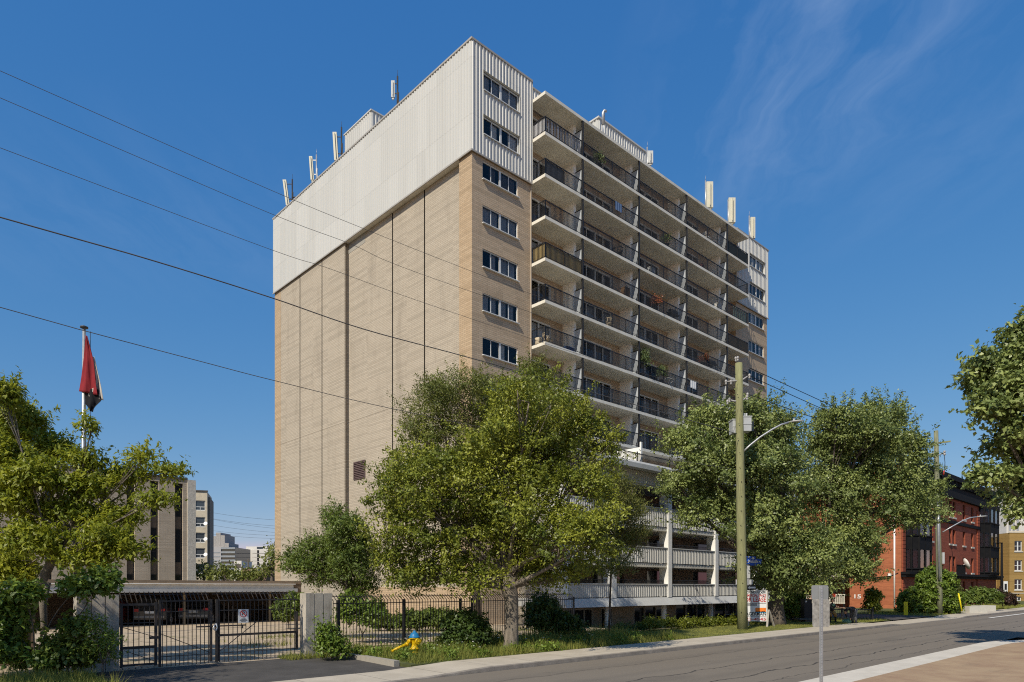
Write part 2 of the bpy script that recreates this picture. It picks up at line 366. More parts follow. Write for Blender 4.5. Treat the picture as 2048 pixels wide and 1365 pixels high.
# ---------------------------------------------------------------- ground
def flat(name, mat, z, a0, a1, b0, b1):
    m = MB(); n = max(1, int((a1-a0)/4)); 
    for i in range(n):
        x0, x1 = a0+(a1-a0)*i/n, a0+(a1-a0)*(i+1)/n
        m.quad((x0,b0,z),(x1,b0,z),(x1,b1,z),(x0,b1,z))
    return tag(m.build(name, mat, None, (0,0,0), TH), kind='structure')
GROUND = pm('ground_soil', (.13,.115,.075), .95, .3, .3)
LAWN = pm('lawn_soil', (.085,.095,.03), .95, .45, 1.3, .5, 40)
def ground_mats():
    m, t, out = nt('asphalt'); o = OBJ(t); s = N(t, 'SeparateXYZ', {0: o})
    f = NOISE(t, o, 130, 3); c = MIX(t, RAMP(t, f, .3, .75), (.14,.117,.09), (.225,.19,.15))
    c = MIX(t, RAMP(t, NOISE(t, o, .5, 5, .6, (.12,1,1)), .35, .7, 0, .38), c, (.22,.19,.152))
    wob = MA(t, 'ADD', MA(t, 'MULTIPLY', NOISE(t, o, .55, 4), .9), MA(t, 'MULTIPLY', NOISE(t, o, 6, 3), .08))
    for k, (b0, wd, st) in enumerate(((9.15, .030, .85), (10.65, .026, .85), (12.9, .05, .35), (8.2, .02, .6))):
        l = RAMP(t, MA(t, 'ABSOLUTE', MA(t, 'SUBTRACT', MA(t, 'ADD', s.outputs[1], wob), b0+.48)), wd*.5, wd*1.6, st, 0)
        c = MIX(t, l, c, (.025,.023,.022))
    pt = NOISE(t, o, .3, 3, .5, (.35,1,1)); c = MIX(t, RAMP(t, pt, .60, .66, 0, .3), c, (.075,.068,.06)); oil = NOISE(t, o, 1.3, 4, .6, (.6,1,1)); c = MIX(t, RAMP(t, oil, .62, .74, 0, .38), c, (.07,.062,.054)); tw = MA(t, 'ABSOLUTE', MA(t, 'SUBTRACT', MA(t, 'FRACT', MA(t, 'DIVIDE', s.outputs[1], 1.75)), .5)); c = MIX(t, RAMP(t, tw, .0, .22, .22, 0), c, (.09,.08,.07))
    b = N(t, 'BsdfPrincipled', {'Base Color': c, 'Roughness': .85, 'Specular IOR Level': .3})
    t.links.new(N(t, 'Bump', {'Height': f, 'Strength': .35, 'Distance': .008}).outputs[0], b.inputs['Normal']); t.links.new(b.outputs[0], out.inputs[0])
    asp = m
    m, t, out = nt('pavement_concrete'); o = OBJ(t); s = N(t, 'SeparateXYZ', {0: o})
    c = MIX(t, RAMP(t, NOISE(t, o, 1.2, 6, .65), .3, .7), (.41,.355,.275), (.53,.465,.37))
    c = MIX(t, RAMP(t, NOISE(t, o, 60, 2), .35, .75, 0, .35), c, (.33,.30,.25))
    g = RAMP(t, MA(t, 'ABSOLUTE', MA(t, 'SUBTRACT', MA(t, 'FRACT', MA(t, 'DIVIDE', s.outputs[0], 1.75)), .5)), .005, .011, .75, 0)
    c = MIX(t, g, c, (.12,.105,.085))
    b = N(t, 'BsdfPrincipled', {'Base Color': c, 'Roughness': .9, 'Specular IOR Level': .2})
    t.links.new(N(t, 'Bump', {'Height': NOISE(t, o, 50, 3), 'Strength': .2, 'Distance': .01}).outputs[0], b.inputs['Normal']); t.links.new(b.outputs[0], out.inputs[0])
    pav = m
    m, t, out = nt('brick_paving'); o = OBJ(t)
    mo = N(t, 'Mapping', {0: o, 2: (0,0,R(90))}).outputs[0]
    bk = N(t, 'TexBrick', {'Vector': mo, 'Color1': (.33,.215,.135,1), 'Color2': (.28,.175,.11,1), 'Mortar': (.24,.18,.13,1), 'Scale': 1.0, 'Mortar Size': .006, 'Brick Width': .22, 'Row Height': .11})
    c = MIX(t, RAMP(t, NOISE(t, o, .9, 5, .65), .3, .7, 0, .75), bk.outputs[0], (.43,.32,.195))
    c = MIX(t, RAMP(t, NOISE(t, o, .8, 6, .7, (.3,1.6,1)), .60, .75, 0, .5), c, (.17,.125,.09))
    b = N(t, 'BsdfPrincipled', {'Base Color': c, 'Roughness': .88, 'Specular IOR Level': .2}); t.links.new(b.outputs[0], out.inputs[0])
    brp = m
    m, t, out = nt('lot_paving'); o = OBJ(t)
    c = MIX(t, RAMP(t, NOISE(t, o, .7, 6, .65), .3, .7), (.38,.30,.205), (.50,.40,.28))
    c = MIX(t, RAMP(t, NOISE(t, o, 45, 3), .35, .75, 0, .4), c, (.29,.235,.17))
    vr = N(t, 'TexVoronoi', {'Vector': N(t, 'VectorMath', {0: o, 1: N(t, 'TexNoise', {'Vector': o, 'Scale': 1.5}).outputs[1]}, operation='ADD').outputs[0], 'Scale': .55}, feature='DISTANCE_TO_EDGE').outputs[0]
    c = MIX(t, RAMP(t, vr, .008, .022, .65, 0), c, (.10,.085,.06))
    gr = RAMP(t, NOISE(t, o, .55, 6, .7), .58, .66, 0, .75); c = MIX(t, gr, c, (.15,.15,.05))
    b = N(t, 'BsdfPrincipled', {'Base Color': c, 'Roughness': .92, 'Specular IOR Level': .2}); t.links.new(b.outputs[0], out.inputs[0])
    return asp, pav, brp, m
ASPH, PAVE, BRPAVE, LOT = ground_mats()
KERBC = pm('kerb_concrete', (.24,.21,.175), .9, .22, 2, .3, 40, dirt=.5, dirtcol=(.10,.085,.07), dscale=3)
gm = MB(); gm.add([(3200*math.cos(i*math.pi/24), 3200*math.sin(i*math.pi/24), -.62) for i in range(48)], [tuple(range(48))])
tag(gm.build('ground', GROUND), kind='structure')
flat('road', ASPH, 0.0, -60, 320, 7.25, 14.55)
flat('cross_street', ASPH, -.004, 40.2, 49, -120, 7.25)
def kh(a): return .03 + .10*min(1, max(0, (a-10.6)/2.2)) - .10*min(1, max(0, (a-46)/2))*(1-min(1, max(0, (a-61)/2)))
m = MB(); aa = [-60, -20, 0, 4, 8, 10.6, 11.2, 12, 12.8, 16, 20, 25, 30, 35, 40, 44, 46, 47, 48, 54, 58, 61, 62, 63, 70, 90, 130, 200, 320]
k = MB()
for i in range(len(aa)-1):
    a0, a1 = aa[i], aa[i+1]; h0, h1 = kh(a0), kh(a1)
    m.quad((a0,14.72,h0),(a1,14.72,h1),(a1,16.45,h1+.02),(a0,16.45,h0+.02))
    k.quad((a0,14.56,-.05),(a1,14.56,-.05),(a1,14.58,h1-.012),(a0,14.58,h0-.012)); k.quad((a0,14.58,h0-.012),(a1,14.58,h1-.012),(a1,14.72,h1),(a0,14.72,h0))
tag(m.build('sidewalk', PAVE, None, (0,0,0), TH), kind='structure'); tag(k.build('kerb', KERBC, None, (0,0,0), TH), kind='structure')
def corner(r, off):
    pts = [(-60, 7.25-off)]
    for i in range(13):
        q = math.pi/2*(1-i/12); pts.append((33+r*math.cos(q), 7.25-off-(7-off)+(7-off)*math.sin(q) if False else .25+r*math.sin(q)))
    return pts + [(33+r, -120), (-60, -120)]
m = MB(); pts = corner(7.0, 0); m.prism(pts, 2, -.05, .12); tag(m.build('near_pavement', pm('pale_kerb', (.56,.51,.43), .9, .10, 1.0, .15, 40, dirt=.3, dirtcol=(.33,.29,.23), dscale=3), None, (0,0,0), TH), kind='structure')
m = MB(); pts = corner(6.1, .9); m.prism(pts, 2, .0, .126); tag(m.build('brick_pavement', BRPAVE, None, (0,0,0), TH), kind='structure')
m = MB()
for x0, x1, z0 in ((4.2, 11.4, 0), ):
    m.quad((4.2,16.44,.049),(12.0,16.44,.049),(12.0,21.1,.10),(4.2,21.1,.10))
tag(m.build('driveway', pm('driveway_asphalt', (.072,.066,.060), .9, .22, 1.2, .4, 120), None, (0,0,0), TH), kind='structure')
flat('parking_lot', LOT, .10, -30, 30.0, 21.1, 46)
tag(MB().box(11.45, 46.0, 16.46, 21.3, -.6, .146).build('lawn', LAWN, None, (0,0,0), TH), kind='structure'); flat('sunken_yard', GROUND, -.5, 30.0, 62.0, 21.3, 29); flat('weedy_strip', LAWN, .106, -60, 4.2, 16.45, 21.6)
flat('far_lawn', LAWN, .10, 62.0, 200, 16.45, 30); flat('side_lawn', LAWN, .112, 46.0, 62, 16.45, 21.3); flat('back_yard', GROUND, .09, -300, 400, 46.01, 800); flat('side_yard', GROUND, .09, 63.9, 400, 30.01, 46); flat('left_yard', GROUND, .09, -300, -30.01, 21.61, 46); flat('left_verge', GROUND, .05, -300, -60.01, 14.6, 21.6)
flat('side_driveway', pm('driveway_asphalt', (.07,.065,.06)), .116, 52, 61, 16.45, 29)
m = MB()
for i, (p, q) in enumerate((((11.25,17.0),(11.35,19.0)), ((11.36,19.02),(11.5,21.0)))):
    m.prism([(p[0]-.02,p[1]),(p[0]+.17,p[1]),(q[0]+.17,q[1]),(q[0]-.02,q[1])], 2, .02, .235-.02*i)
tag(m.build('driveway_kerb', pm('low_kerb', (.33,.30,.25), .9, .2, 3, .3, 40, dirt=.5, dirtcol=(.14,.12,.09), dscale=3), None, (0,0,0), TH), kind='structure')
m = MB(); m.quad((64,13.2,.004),(140,13.2,.004),(140,13.45,.004),(64,13.45,.004)); tag(m.build('road_marking', pm('road_paint', (.7,.68,.62), .8, .2, 4), None, (0,0,0), TH), kind='structure')
# ---------------------------------------------------------------- apartment tower
A0, B0 = 26.33, 31.5
tower = thing('apartment_tower', 'tall tan brick apartment tower with white ribbed top and rows of balconies', 'apartment building', W(A0, B0, 0), TH)
XL, XR, DEEP, ZB, ZT = 37.5, 37.5, 27.4, 28.65, 35.2
bays = [(5.02,8.71),(8.71,15.06),(15.06,21.40),(21.40,27.75),(27.75,31.45)]
fr = lambda y0: (lambda x, z, dd: (x, y0+dd, z))
sd = lambda x0: (lambda y, z, dd: (x0+dd, y, z))
WZ = [27.28+2.68*(2-k) for k in range(10)]                          # window sills, top down
WX = [(.84,3.83),(33.83,36.85)]
# the brick end bays of the front
m = MB()
m.front(0, 5.02, 0, ZB, [(.84,3.83,z,z+1.12) for z in WZ[2:]], fr(0), .16)
m.front(31.45, 37.5, 0, ZB, [(33.83,36.85,z,z+1.12) for z in WZ[2:]], fr(0), .16)
m.quad((5.02,0,0),(5.02,.5,0),(5.02,.5,ZT),(5.02,0,ZT)); m.quad((31.45,.5,0),(31.45,0,0),(31.45,0,ZT),(31.45,.5,ZT))
m.quad((37.5,0,0),(37.5,DEEP,0),(37.5,DEEP,ZB),(37.5,0,ZB)); m.quad((0,DEEP,0),(37.5,DEEP,0),(37.5,DEEP,ZB),(0,DEEP,ZB))
m.build('front_wall', TAN_BRICK, tower)
m = MB(); m.box(4.93, 5.03, -.05, .02, 0, ZB-.02); m.build('corner_trim', pm('trim_tan', (.42,.35,.27), .7, .1), tower)
# end wall: warm brick strips at both corners and a pale brick field in panels between grooves
g1, g2 = bv(849, A0+.3)-B0, bv(785, A0+.3)-B0; g3, g4 = bv(644, A0)-B0, bv(600, A0)-B0
m = MB(); m.quad((0,1.22,0),(0,0,0),(0,0,ZB),(0,1.22,ZB)); m.quad((.3,1.22,2.4),(0,1.22,2.4),(0,1.22,ZB),(.3,1.22,ZB))
m.quad((0,DEEP,0),(0,26.2,0),(0,26.2,ZB),(0,DEEP,ZB)); m.quad((-.02,15.02,0),(-.02,1.22,0),(-.02,1.22,2.35),(-.02,15.02,2.35)); m.quad((-.02,1.22,2.35),(-.02,15.02,2.35),(.4,15.02,2.35),(.4,1.22,2.35)) if False else None
m.box(-.02, .28, 1.22, 15.0, 2.3, 2.42); m.build('corner_wall', brick('warm_brick', (.50,.375,.245), (.44,.32,.20), (.30,.235,.165), ms=.012, stain=.2), tower)
m = MB(); jt = MB()
def panel(x, y0, y1):
    g = .06
    for z0, z1 in ((0, 14.955), (14.975, ZB)):
        m.quad((x,y1-g,z0),(x,y0+g,z0),(x,y0+g,z1),(x,y1-g,z1))
        m.quad((x,y1-g,z1),(x,y0+g,z1),(x+.1,y0+g,z1),(x+.1,y1-g,z1)); m.quad((x,y0+g,z0),(x,y1-g,z0),(x+.1,y1-g,z0),(x+.1,y0+g,z0))
        jt.quad((x+.004,y0+g,z0),(x+.1,y0+g,z0),(x+.1,y0+g,z1),(x+.004,y0+g,z1)); jt.quad((x+.1,y1-g,z0),(x+.004,y1-g,z0),(x+.004,y1-g,z1),(x+.1,y1-g,z1))
for y0, y1 in ((1.17, g1), (g1, g2), (g2, 15.05)): panel(.3, y0, y1)
for y0, y1 in ((15.02, g3), (g3, g4), (g4, 26.25)): panel(0, y0, y1)
m.quad((0.0,15.07,0),(.4,15.07,0),(.4,15.07,ZB),(0.0,15.07,ZB))
m.build('end_wall', PALE_BRICK, tower)
m = jt; m.quad((.402,15.1,0),(.402,1.2,0),(.402,1.2,ZB),(.402,15.1,ZB)); m.quad((.102,26.3,0),(.102,15.0,0),(.102,15.0,ZB),(.102,26.3,ZB))
m.build('joint_backing', pm('joint_dark', (.03,.025,.02), .9), tower)
m = MB(); m.box(.285, .55, 12.6, 15.01, 27.85, ZB-.04); m.build('lintel', pm('lintel_grey', (.33,.31,.27), .9, .15), tower)
m = MB(); m.box(-.04, .5, 1.23, 15.05, ZB-.03, ZB-.005); m.build('soffit', SLABC, tower)
# louvre
y0, y1 = bv(730, A0+.3)-B0, bv(709, A0+.3)-B0; m = MB(); z0, z1 = 10.55, 11.75
m.box(.24,.31,y0-.07,y0,z0-.07,z1+.07); m.box(.24,.31,y1,y1+.07,z0-.07,z1+.07); m.box(.24,.31,y0,y1,z1,z1+.07); m.box(.24,.31,y0,y1,z0-.07,z0); m.quad((.297,y1,z0),(.297,y0,z0),(.297,y0,z1),(.297,y1,z1))
for i in range(9):
    z = z0+(z1-z0)*(i+.3)/9; m.add([(.295,y0,z+.1),(.295,y1,z+.1),(.235,y1,z),(.235,y0,z)], [(0,1,2,3)])
m.build('vent_louvre', pm('louvre_brown', (.11,.072,.066), .5, .2), tower)
# ribbed white cladding on the two top floors
hl = [(.79,3.88,z-.06,z+1.18) for z in WZ[:2]]; hr = [(33.78,36.9,z-.06,z+1.18) for z in WZ[:2]]
m = MB()
m.ribbed(-.1, 5.02, ZB, ZT, fr(-.1), .27, .05, hl); m.ribbed(31.45, 37.6, ZB, ZT, fr(-.1), .27, .05, hr)
m.ribbed(-.1, DEEP+.1, ZB, ZT, lambda y, z, dd: (-.1+dd, DEEP-y, z), .27, .04)
m.quad((37.6,-.1,ZB),(37.6,DEEP,ZB),(37.6,DEEP,ZT),(37.6,-.1,ZT)); m.quad((37.6,DEEP,ZB),(-.1,DEEP,ZB),(-.1,DEEP,ZT),(37.6,DEEP,ZT))
m.quad((5.02,-.15,ZB),(5.02,.1,ZB),(5.02,.1,ZT),(5.02,-.15,ZT)); m.quad((31.45,.1,ZB),(31.45,-.15,ZB),(31.45,-.15,ZT),(31.45,.1,ZT))
for hs_ in (hl, hr):
    for a, b, c, d in hs_:
        m.quad((a,-.15,c),(a,-.15,d),(a,.1,d),(a,.1,c)); m.quad((b,-.15,d),(b,-.15,c),(b,.1,c),(b,.1,d)); m.quad((b,-.15,c),(a,-.15,c),(a,.1,c),(b,.1,c)); m.quad((a,-.15,d),(b,-.15,d),(b,.1,d),(a,.1,d))
m.build('cladding', CLAD, tower)
m = MB(); m.ribbed(5.02, 31.45, 34.1, ZT, fr(.3), .27, .045); m.build('roof_parapet', CLAD, tower)
m = MB(); m.box(-.17,-.09,-.17,DEEP+.12,ZT,ZT+.12); m.box(-.09,5.02,-.17,-.08,ZT,ZT+.12); m.box(31.45,37.62,-.17,-.08,ZT,ZT+.12); m.box(5.02,31.45,.22,.32,ZT,ZT+.1)
m.box(-.15,-.09,-.15,DEEP+.12,ZB-.1,ZB); m.box(-.09,5.02,-.15,-.09,ZB-.1,ZB); m.box(31.45,37.6,-.15,-.09,ZB-.1,ZB); m.build('flashing', pm('flashing_grey', (.36,.34,.31), .5, .1), tower)
m = MB(); m.box(.0,37.5,.35,DEEP,ZT-.2,ZT-.1); m.build('roof', pm('roof_gravel', (.3,.28,.25), .95), tower)
m = MB(); a0, a1 = av(1197,33)-A0, av(1293,33)-A0; z1 = 37.75
m.ribbed(a0, a1, ZT-.15, z1, fr(1.5), .3, .05); m.ribbed(0, 8, ZT-.15, z1, lambda y, z, dd: (a0+dd, 9.5-y, z), .3, .05); m.quad((a1,1.5,ZT-.15),(a1,9.5,ZT-.15),(a1,9.5,z1),(a1,1.5,z1)); m.box(a0-.1,a1+.1,1.4,9.6,z1,z1+.12)
m.build('penthouse', CLAD, tower)
m = MB(); x0 = .9; y0, y1 = bv(742.5,A0+x0)-B0, bv(690,A0+x0)-B0; z1 = zv(222, A0+x0, B0+y0)
m.ribbed(0, y1-y0, ZT-.15, z1, lambda y, z, dd: (x0+dd, y1-y, z), .3, .05); m.ribbed(x0, x0+5, ZT-.15, z1, fr(y0), .3, .05); m.quad((x0+5,y0,ZT-.15),(x0+5,y1,ZT-.15),(x0+5,y1,z1),(x0+5,y0,z1)); m.quad((x0+5,y1,ZT-.15),(x0,y1,ZT-.15),(x0,y1,z1),(x0+5,y1,z1)); m.box(x0-.08,x0+5.05,y0-.08,y1+.08,z1,z1+.1)
m.build('penthouse', CLAD, tower)
# floors inside, so the rooms are dark boxes
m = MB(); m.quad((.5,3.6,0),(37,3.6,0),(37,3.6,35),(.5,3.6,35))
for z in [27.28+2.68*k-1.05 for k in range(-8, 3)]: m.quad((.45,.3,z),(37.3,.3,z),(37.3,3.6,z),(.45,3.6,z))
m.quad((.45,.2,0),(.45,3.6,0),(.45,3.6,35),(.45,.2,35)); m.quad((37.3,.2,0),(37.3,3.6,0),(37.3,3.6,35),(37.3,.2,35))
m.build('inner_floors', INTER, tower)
# windows
def curtain(m, x0, x1, z0, z1, y, amp=.035, wl=.16):
    n = max(4, int((x1-x0)/(wl/4))); ph = random.random()*6
    p = [(x0+(x1-x0)*i/n, y+amp*math.sin(ph+i*1.55)) for i in range(n+1)]
    for i in range(n): m.quad((p[i][0],p[i][1],z0),(p[i+1][0],p[i+1][1],z0),(p[i+1][0],p[i+1][1],z1),(p[i][0],p[i][1],z1))
def window(par, x0, x1, z, h, y, ncol=4, fw=.05):
    m = MB(); m.box(x0,x1,y-.03,y+.05,z,z+fw); m.box(x0,x1,y-.03,y+.05,z+h-fw,z+h); m.box(x0,x0+fw,y-.03,y+.05,z+fw,z+h-fw); m.box(x1-fw,x1,y-.03,y+.05,z+fw,z+h-fw)
    xs = [x0+(x1-x0)*i/ncol for i in range(1, ncol)]
    for i, x in enumerate(xs):
        w2 = .075 if i == ncol//2-1 else .022; m.box(x-w2,x+w2,y-.02 if i == 1 else y,y+.04,z+fw,z+h-fw)
    w = m.build('window', WHITE_FRAME, par)
    m = MB(); m.box(x0-.04,x1+.04,y-.22,y-.031,z-.05,z); m.build('sill', WHITE_FRAME, w)
    m = MB(); m.quad((x0,y+.02,z),(x1,y+.02,z),(x1,y+.02,z+h),(x0,y+.02,z+h)); m.build('glazing', GLASS, w)
    m = MB(); did = False; pw = (x1-x0)/ncol
    for i in range(ncol):
        r = random.random()
        if r < .8:
            a = x0+pw*i+random.choice((0,0,.25*pw)); curtain(m, a, x0+pw*(i+1)-random.choice((0,.1,.3*pw)), z+.02, z+h-.02, y+.16); did = True
    if did: m.build('curtain', random.choices(CURT, (4,3,2,1))[0], w)
for (x0, x1) in WX:
    for i, z in enumerate(WZ): window(tower, x0, x1, z, 1.12, .02 if i < 2 else .08)
# back wall of the balconies with the door openings
ZS = [31.28-2.68*k for k in range(8)]                               # undersides of the balcony slabs
DOORS = [(.12,2.3),(1.5,5.2),(1.3,4.9),(1.0,4.5),(.9,2.9)]
holes = [(b[0]+d[0], b[0]+d[1], z+.24, z+2.28) for z in ZS for b, d in zip(bays, DOORS)]
m = MB(); m.front(5.02, 31.45, 0, 34.3, holes, fr(.5), .1); m.build('balcony_wall', brick('balcony_brick', (.52,.42,.31), (.46,.36,.265), (.30,.25,.195), ms=.012, stain=.15), tower)
m = MB(); m.box(5.03,31.45,-1.264,.29,33.87,34.07); m.build('roof_slab', SLABC, tower)
def bay_meshes(i):
    x0, x1 = bays[i]; d = {}
    m = MB(); m.box(x0,x1,-1.264,.5,0,.2); d['balcony'] = (m.mesh('balcony'), SLABC)
    m = MB(); y = -1.2; n = max(1, round((x1-x0)/1.59)); f = .2
    m.box(x0+.03,x1-.03,y-.022,y+.022,f+.98,f+1.03); m.box(x0+.03,x1-.03,y-.015,y+.015,f+.09,f+.12)
    for j in range(n+1):
        x = x0+.05+(x1-x0-.1)*j/n; m.box(x-.022,x+.022,y-.022,y+.022,f,f+.978)
    k = int((x1-x0)/.115)
    for j in range(1, k):
        x = x0+(x1-x0)*j/k; m.box(x-.016,x+.016,y-.0085,y+.0085,f+.12,f+.98)
    if i in (0, 4):
        x = x0+.05 if i == 0 else x1-.05
        m.box(x-.022,x+.022,y+.03,-.02,f+.98,f+1.03); m.box(x-.015,x+.015,y+.03,-.02,f+.09,f+.12); m.box(x-.022,x+.022,-.06,-.015,f,f+.98)
        for j in range(1, 10): yy = y+1.18*j/10; m.box(x-.0085,x+.0085,yy-.016,yy+.016,f+.12,f+.98)
    d['railing'] = (m.mesh('railing'), BLACK_METAL)
    if i < 4:
        m = MB(); m.box(x1-.13,x1+.13,-.52,.5,.2,2.68); d['partition'] = (m.mesh('partition'), WHITEP)
        m = MB(); m.box(x1-.018,x1+.018,-1.12,-.521,.3,2.0); d['privacy_screen'] = (m.mesh('privacy_screen'), SCREENM)
        m = MB(); m.box(x1-.03,x1+.03,-1.15,-.53,2.0,2.06); m.box(x1-.05,x1+.05,-1.262,-1.15,.2,2.67); d['post'] = (m.mesh('post'), BLACK_METAL)
    a, b = x0+DOORS[i][0], x0+DOORS[i][1]; m = MB(); y0, y1 = .47, .57; n = 2 if b-a < 2.6 else 4
    m.box(a,b,y0,y1,.24,.30); m.box(a,b,y0,y1,2.2,2.28); m.box(a,a+.06,y0,y1,.3,2.2); m.box(b-.06,b,y0,y1,.3,2.2)
    for j in range(1, n): x = a+(b-a)*j/n; m.box(x-.035,x+.035,y0+.02,y1,.3,2.2)
    d['sliding_door'] = (m.mesh('sliding_door'), WHITE_FRAME)
    m = MB(); m.quad((a,.55,.3),(b,.55,.3),(b,.55,2.2),(a,.55,2.2)); d['glazing'] = (m.mesh('glazing'), GLASS)
    for me, mt in d.values(): me.materials.append(mt)
    return d
SCREENM = pm('screen_grey', (.40,.43,.46), .5, .1)
BM = [bay_meshes(i) for i in range(5)]
for k, z in enumerate(ZS):
    for i in range(5):
        bal = put('balcony', BM[i]['balcony'][0], tower, (0,0,z))
        for nm, (me, mt) in BM[i].items():
            if nm != 'balcony': put(nm, me, bal)
        x0 = bays[i][0]; a, b = x0+DOORS[i][0], x0+DOORS[i][1]; n = 2 if b-a < 2.6 else 4; m = MB()
        for j in range(n):
            if random.random() < .6: curtain(m, a+(b-a)*j/n, a+(b-a)*(j+random.choice((.5,1,1)))/n, .32, 2.18, .68, .03, .2)
        if m.v: m.build('curtain', random.choices(CURT, (2,3,5,1))[0], bal)
# ---- podium
PY = -3.85; px0, px1 = 3.87, 34.6; cols = [8.71+6.345*j for j in range(-0, 5)]
m = MB(); m.add([(px0,PY-.30,1.16),(px1,PY-.30,1.16),(px1,PY-.02,1.70),(px0,PY-.02,1.70),(px0,0,1.16),(px1,0,1.16),(px1,0,1.70),(px0,0,1.70)], [(0,1,2,3),(4,7,6,5),(0,3,7,4),(1,5,6,2),(3,2,6,7),(0,4,5,1)])
m.build('sloped_band', pm('band_white', (.55,.555,.54), .6, .08, 1, dirt=.25, dirtcol=(.4,.39,.35)), tower)
RAILT = []
for (za, zb, fl) in ((1.76,2.58,1.70),(4.10,5.14,4.02),(6.65,7.9,6.5)):
    mp = MB(); mr = MB()
    xs = [px0]+cols+[px1]
    for j in range(len(xs)-1):
        a, b = xs[j]+(.24 if j else .45), xs[j+1]-.24
        if b-a < .5: continue
        mp.ribbed(a, b, za, zb, fr(PY+.05), .21, .05); mp.box(a,b,PY+.052,PY+.16,za,zb); mp.box(a,b,PY-.03,PY+.2,zb,zb+.06)
        mr.box(a,b,PY+.30,PY+.34,zb+.30,zb+.34); n = int((b-a)/.13)
        for q in range(n+1): x = a+(b-a)*q/n; mr.box(x-.009,x+.009,PY+.31,PY+.33,zb-.4,zb+.3)
    mp.build('parapet_panel', CLAD, tower); mr.build('podium_railing', BLACK_METAL, tower)
m = MB()
for z0, z1 in ((3.80,4.06),(6.35,6.62)): m.box(px0,px1,PY+.06,0,z0,z1)
m.build('podium_slab', SLABC, tower)
for x in cols: m = MB(); m.box(x-.23,x+.23,PY-.06,PY+.7,1.705,9.32); m.build('podium_pier', WHITEP, tower)
m = MB(); m.box(px0,px0+.44,PY-.02,-.02,1.705,9.32); m.build('podium_pier', WHITEP, tower)
for x in cols: m = MB(); m.lathe([(.2,-.5),(.2,1.158)], (x,PY+.5,0), 18); m.build('ground_column', WHITEP, tower)
m = MB(); hs2 = [(c-4.9,c-1.4,z,z+1.9) for c in cols+[px1] for z in (1.75,4.15,6.7) if c-4.9 > px0]
m.front(px0, px1, 1.7, 9.3, hs2, fr(-.9), .15); m.build('loggia_wall', brick('loggia_brick', (.34,.25,.17), (.28,.20,.14), (.2,.16,.12), stain=.1), tower)
m = MB(); m.quad((px0,-.7,1.7),(px1,-.7,1.7),(px1,-.7,9.3),(px0,-.7,9.3)); m.build('loggia_glazing', DGLASS, tower)
m = MB(); m.box(px0-.1,px1,PY+.02,0,9.3,9.42); m.ribbed(px0-.1, px1, 9.42, 10.25, fr(PY-.02), .21, .05); m.box(px0-.1,px1,PY,.0,9.43,10.25); m.build('podium_fascia', CLAD, tower)
m = MB(); m.add([(px0-.5,PY-.75,10.25),(px1,PY-.75,10.25),(px1,PY-.75,10.55),(px0-.5,PY-.75,10.55),(px0-.5,PY-.15,10.25),(px1,PY-.15,10.25),(px1,PY-.15,10.85),(px0-.5,PY-.15,10.85)], [(0,1,2,3),(3,2,6,7),(0,4,5,1),(0,3,7,4),(1,5,6,2)]); m.box(px0-.5,px1,PY-.15,.45,10.26,10.7)
m.build('podium_roof_edge', pm('edge_metal', (.46,.47,.47), .4, .12, .7, spec=.5), tower)
m = MB(); m.box(px0,px1,PY+.2,PY+.25,11.45,11.5); n = int((px1-px0)/.13)
for q in range(n+1): x = px0+(px1-px0)*q/n; m.box(x-.009,x+.009,PY+.215,PY+.235,10.7,11.45)
for q in range(9): x = px0+(px1-px0)*q/8; m.box(x-.03,x+.03,PY+.19,PY+.26,10.7,11.6)
m.build('terrace_railing', BLACK_METAL, tower)
m = MB(); x = 12.1; m.add([(x,PY+.4,10.7),(x+.1,PY+.4,10.7),(x+.1,-.05,10.7),(x,-.05,10.7),(x,PY+.4,12.0),(x+.1,PY+.4,12.0),(x+.1,-.05,12.0),(x,-.05,12.0)], [(0,1,5,4),(3,0,4,7),(1,2,6,5),(4,5,6,7),(2,3,7,6)]); m.box(x-.03,x+.13,PY+.3,PY+.4,10.7,12.35); m.build('terrace_divider', WHITEP, tower)
# sunken ground floor behind the columns
m = MB(); gw = [(5.3,8.2,-.42,1.0),(9.0,10.2,-.42,1.0),(12.6,16.4,-.35,1.02),(17.8,22.0,-.45,1.1),(23.4,28.4,-.45,1.1)]
m.front(px0, px1, -.5, 1.16, gw, fr(PY+1.3), .12); m.build('ground_wall', pm('aggregate', (.24,.19,.135), .95, .45, 14, .6, 60), tower)
m = MB(); m.quad((px0,PY+1.42,-.5),(px1,PY+1.42,-.5),(px1,PY+1.42,1.15),(px0,PY+1.42,1.15)); m.build('shop_glazing', DGLASS, tower)
for a, b, c, d in gw:
    m = MB()
    for x in (a, a+(b-a)*.34, a+(b-a)*.7, b-.06): m.box(x,x+.06,PY+1.29,PY+1.4,c,d)
    m.box(a,b,PY+1.3,PY+1.4,d-.06,d); m.box(a+(b-a)*.36,a+(b-a)*.7,PY+1.31,PY+1.39,c+.55,c+.61); m.build('shop_frame', pm('bronze_frame', (.30,.28,.24), .5), tower)
m = MB(); m.box(5.5-1.2,5.5-.85,PY+1.26,PY+1.298,.55,.95); m.build('wall_notice', pm('notice_beige', (.45,.42,.34), .7), tower)
m = MB(); m.quad((px0,PY,9.3),(px0,PY,1.7),(px0,0,1.7),(px0,0,9.3)); m.quad((px0,PY+1.3,-.5),(px0,PY+1.3,1.2),(px0,0,1.2),(px0,0,-.5)); m.build('podium_side', PALE_BRICK, tower)
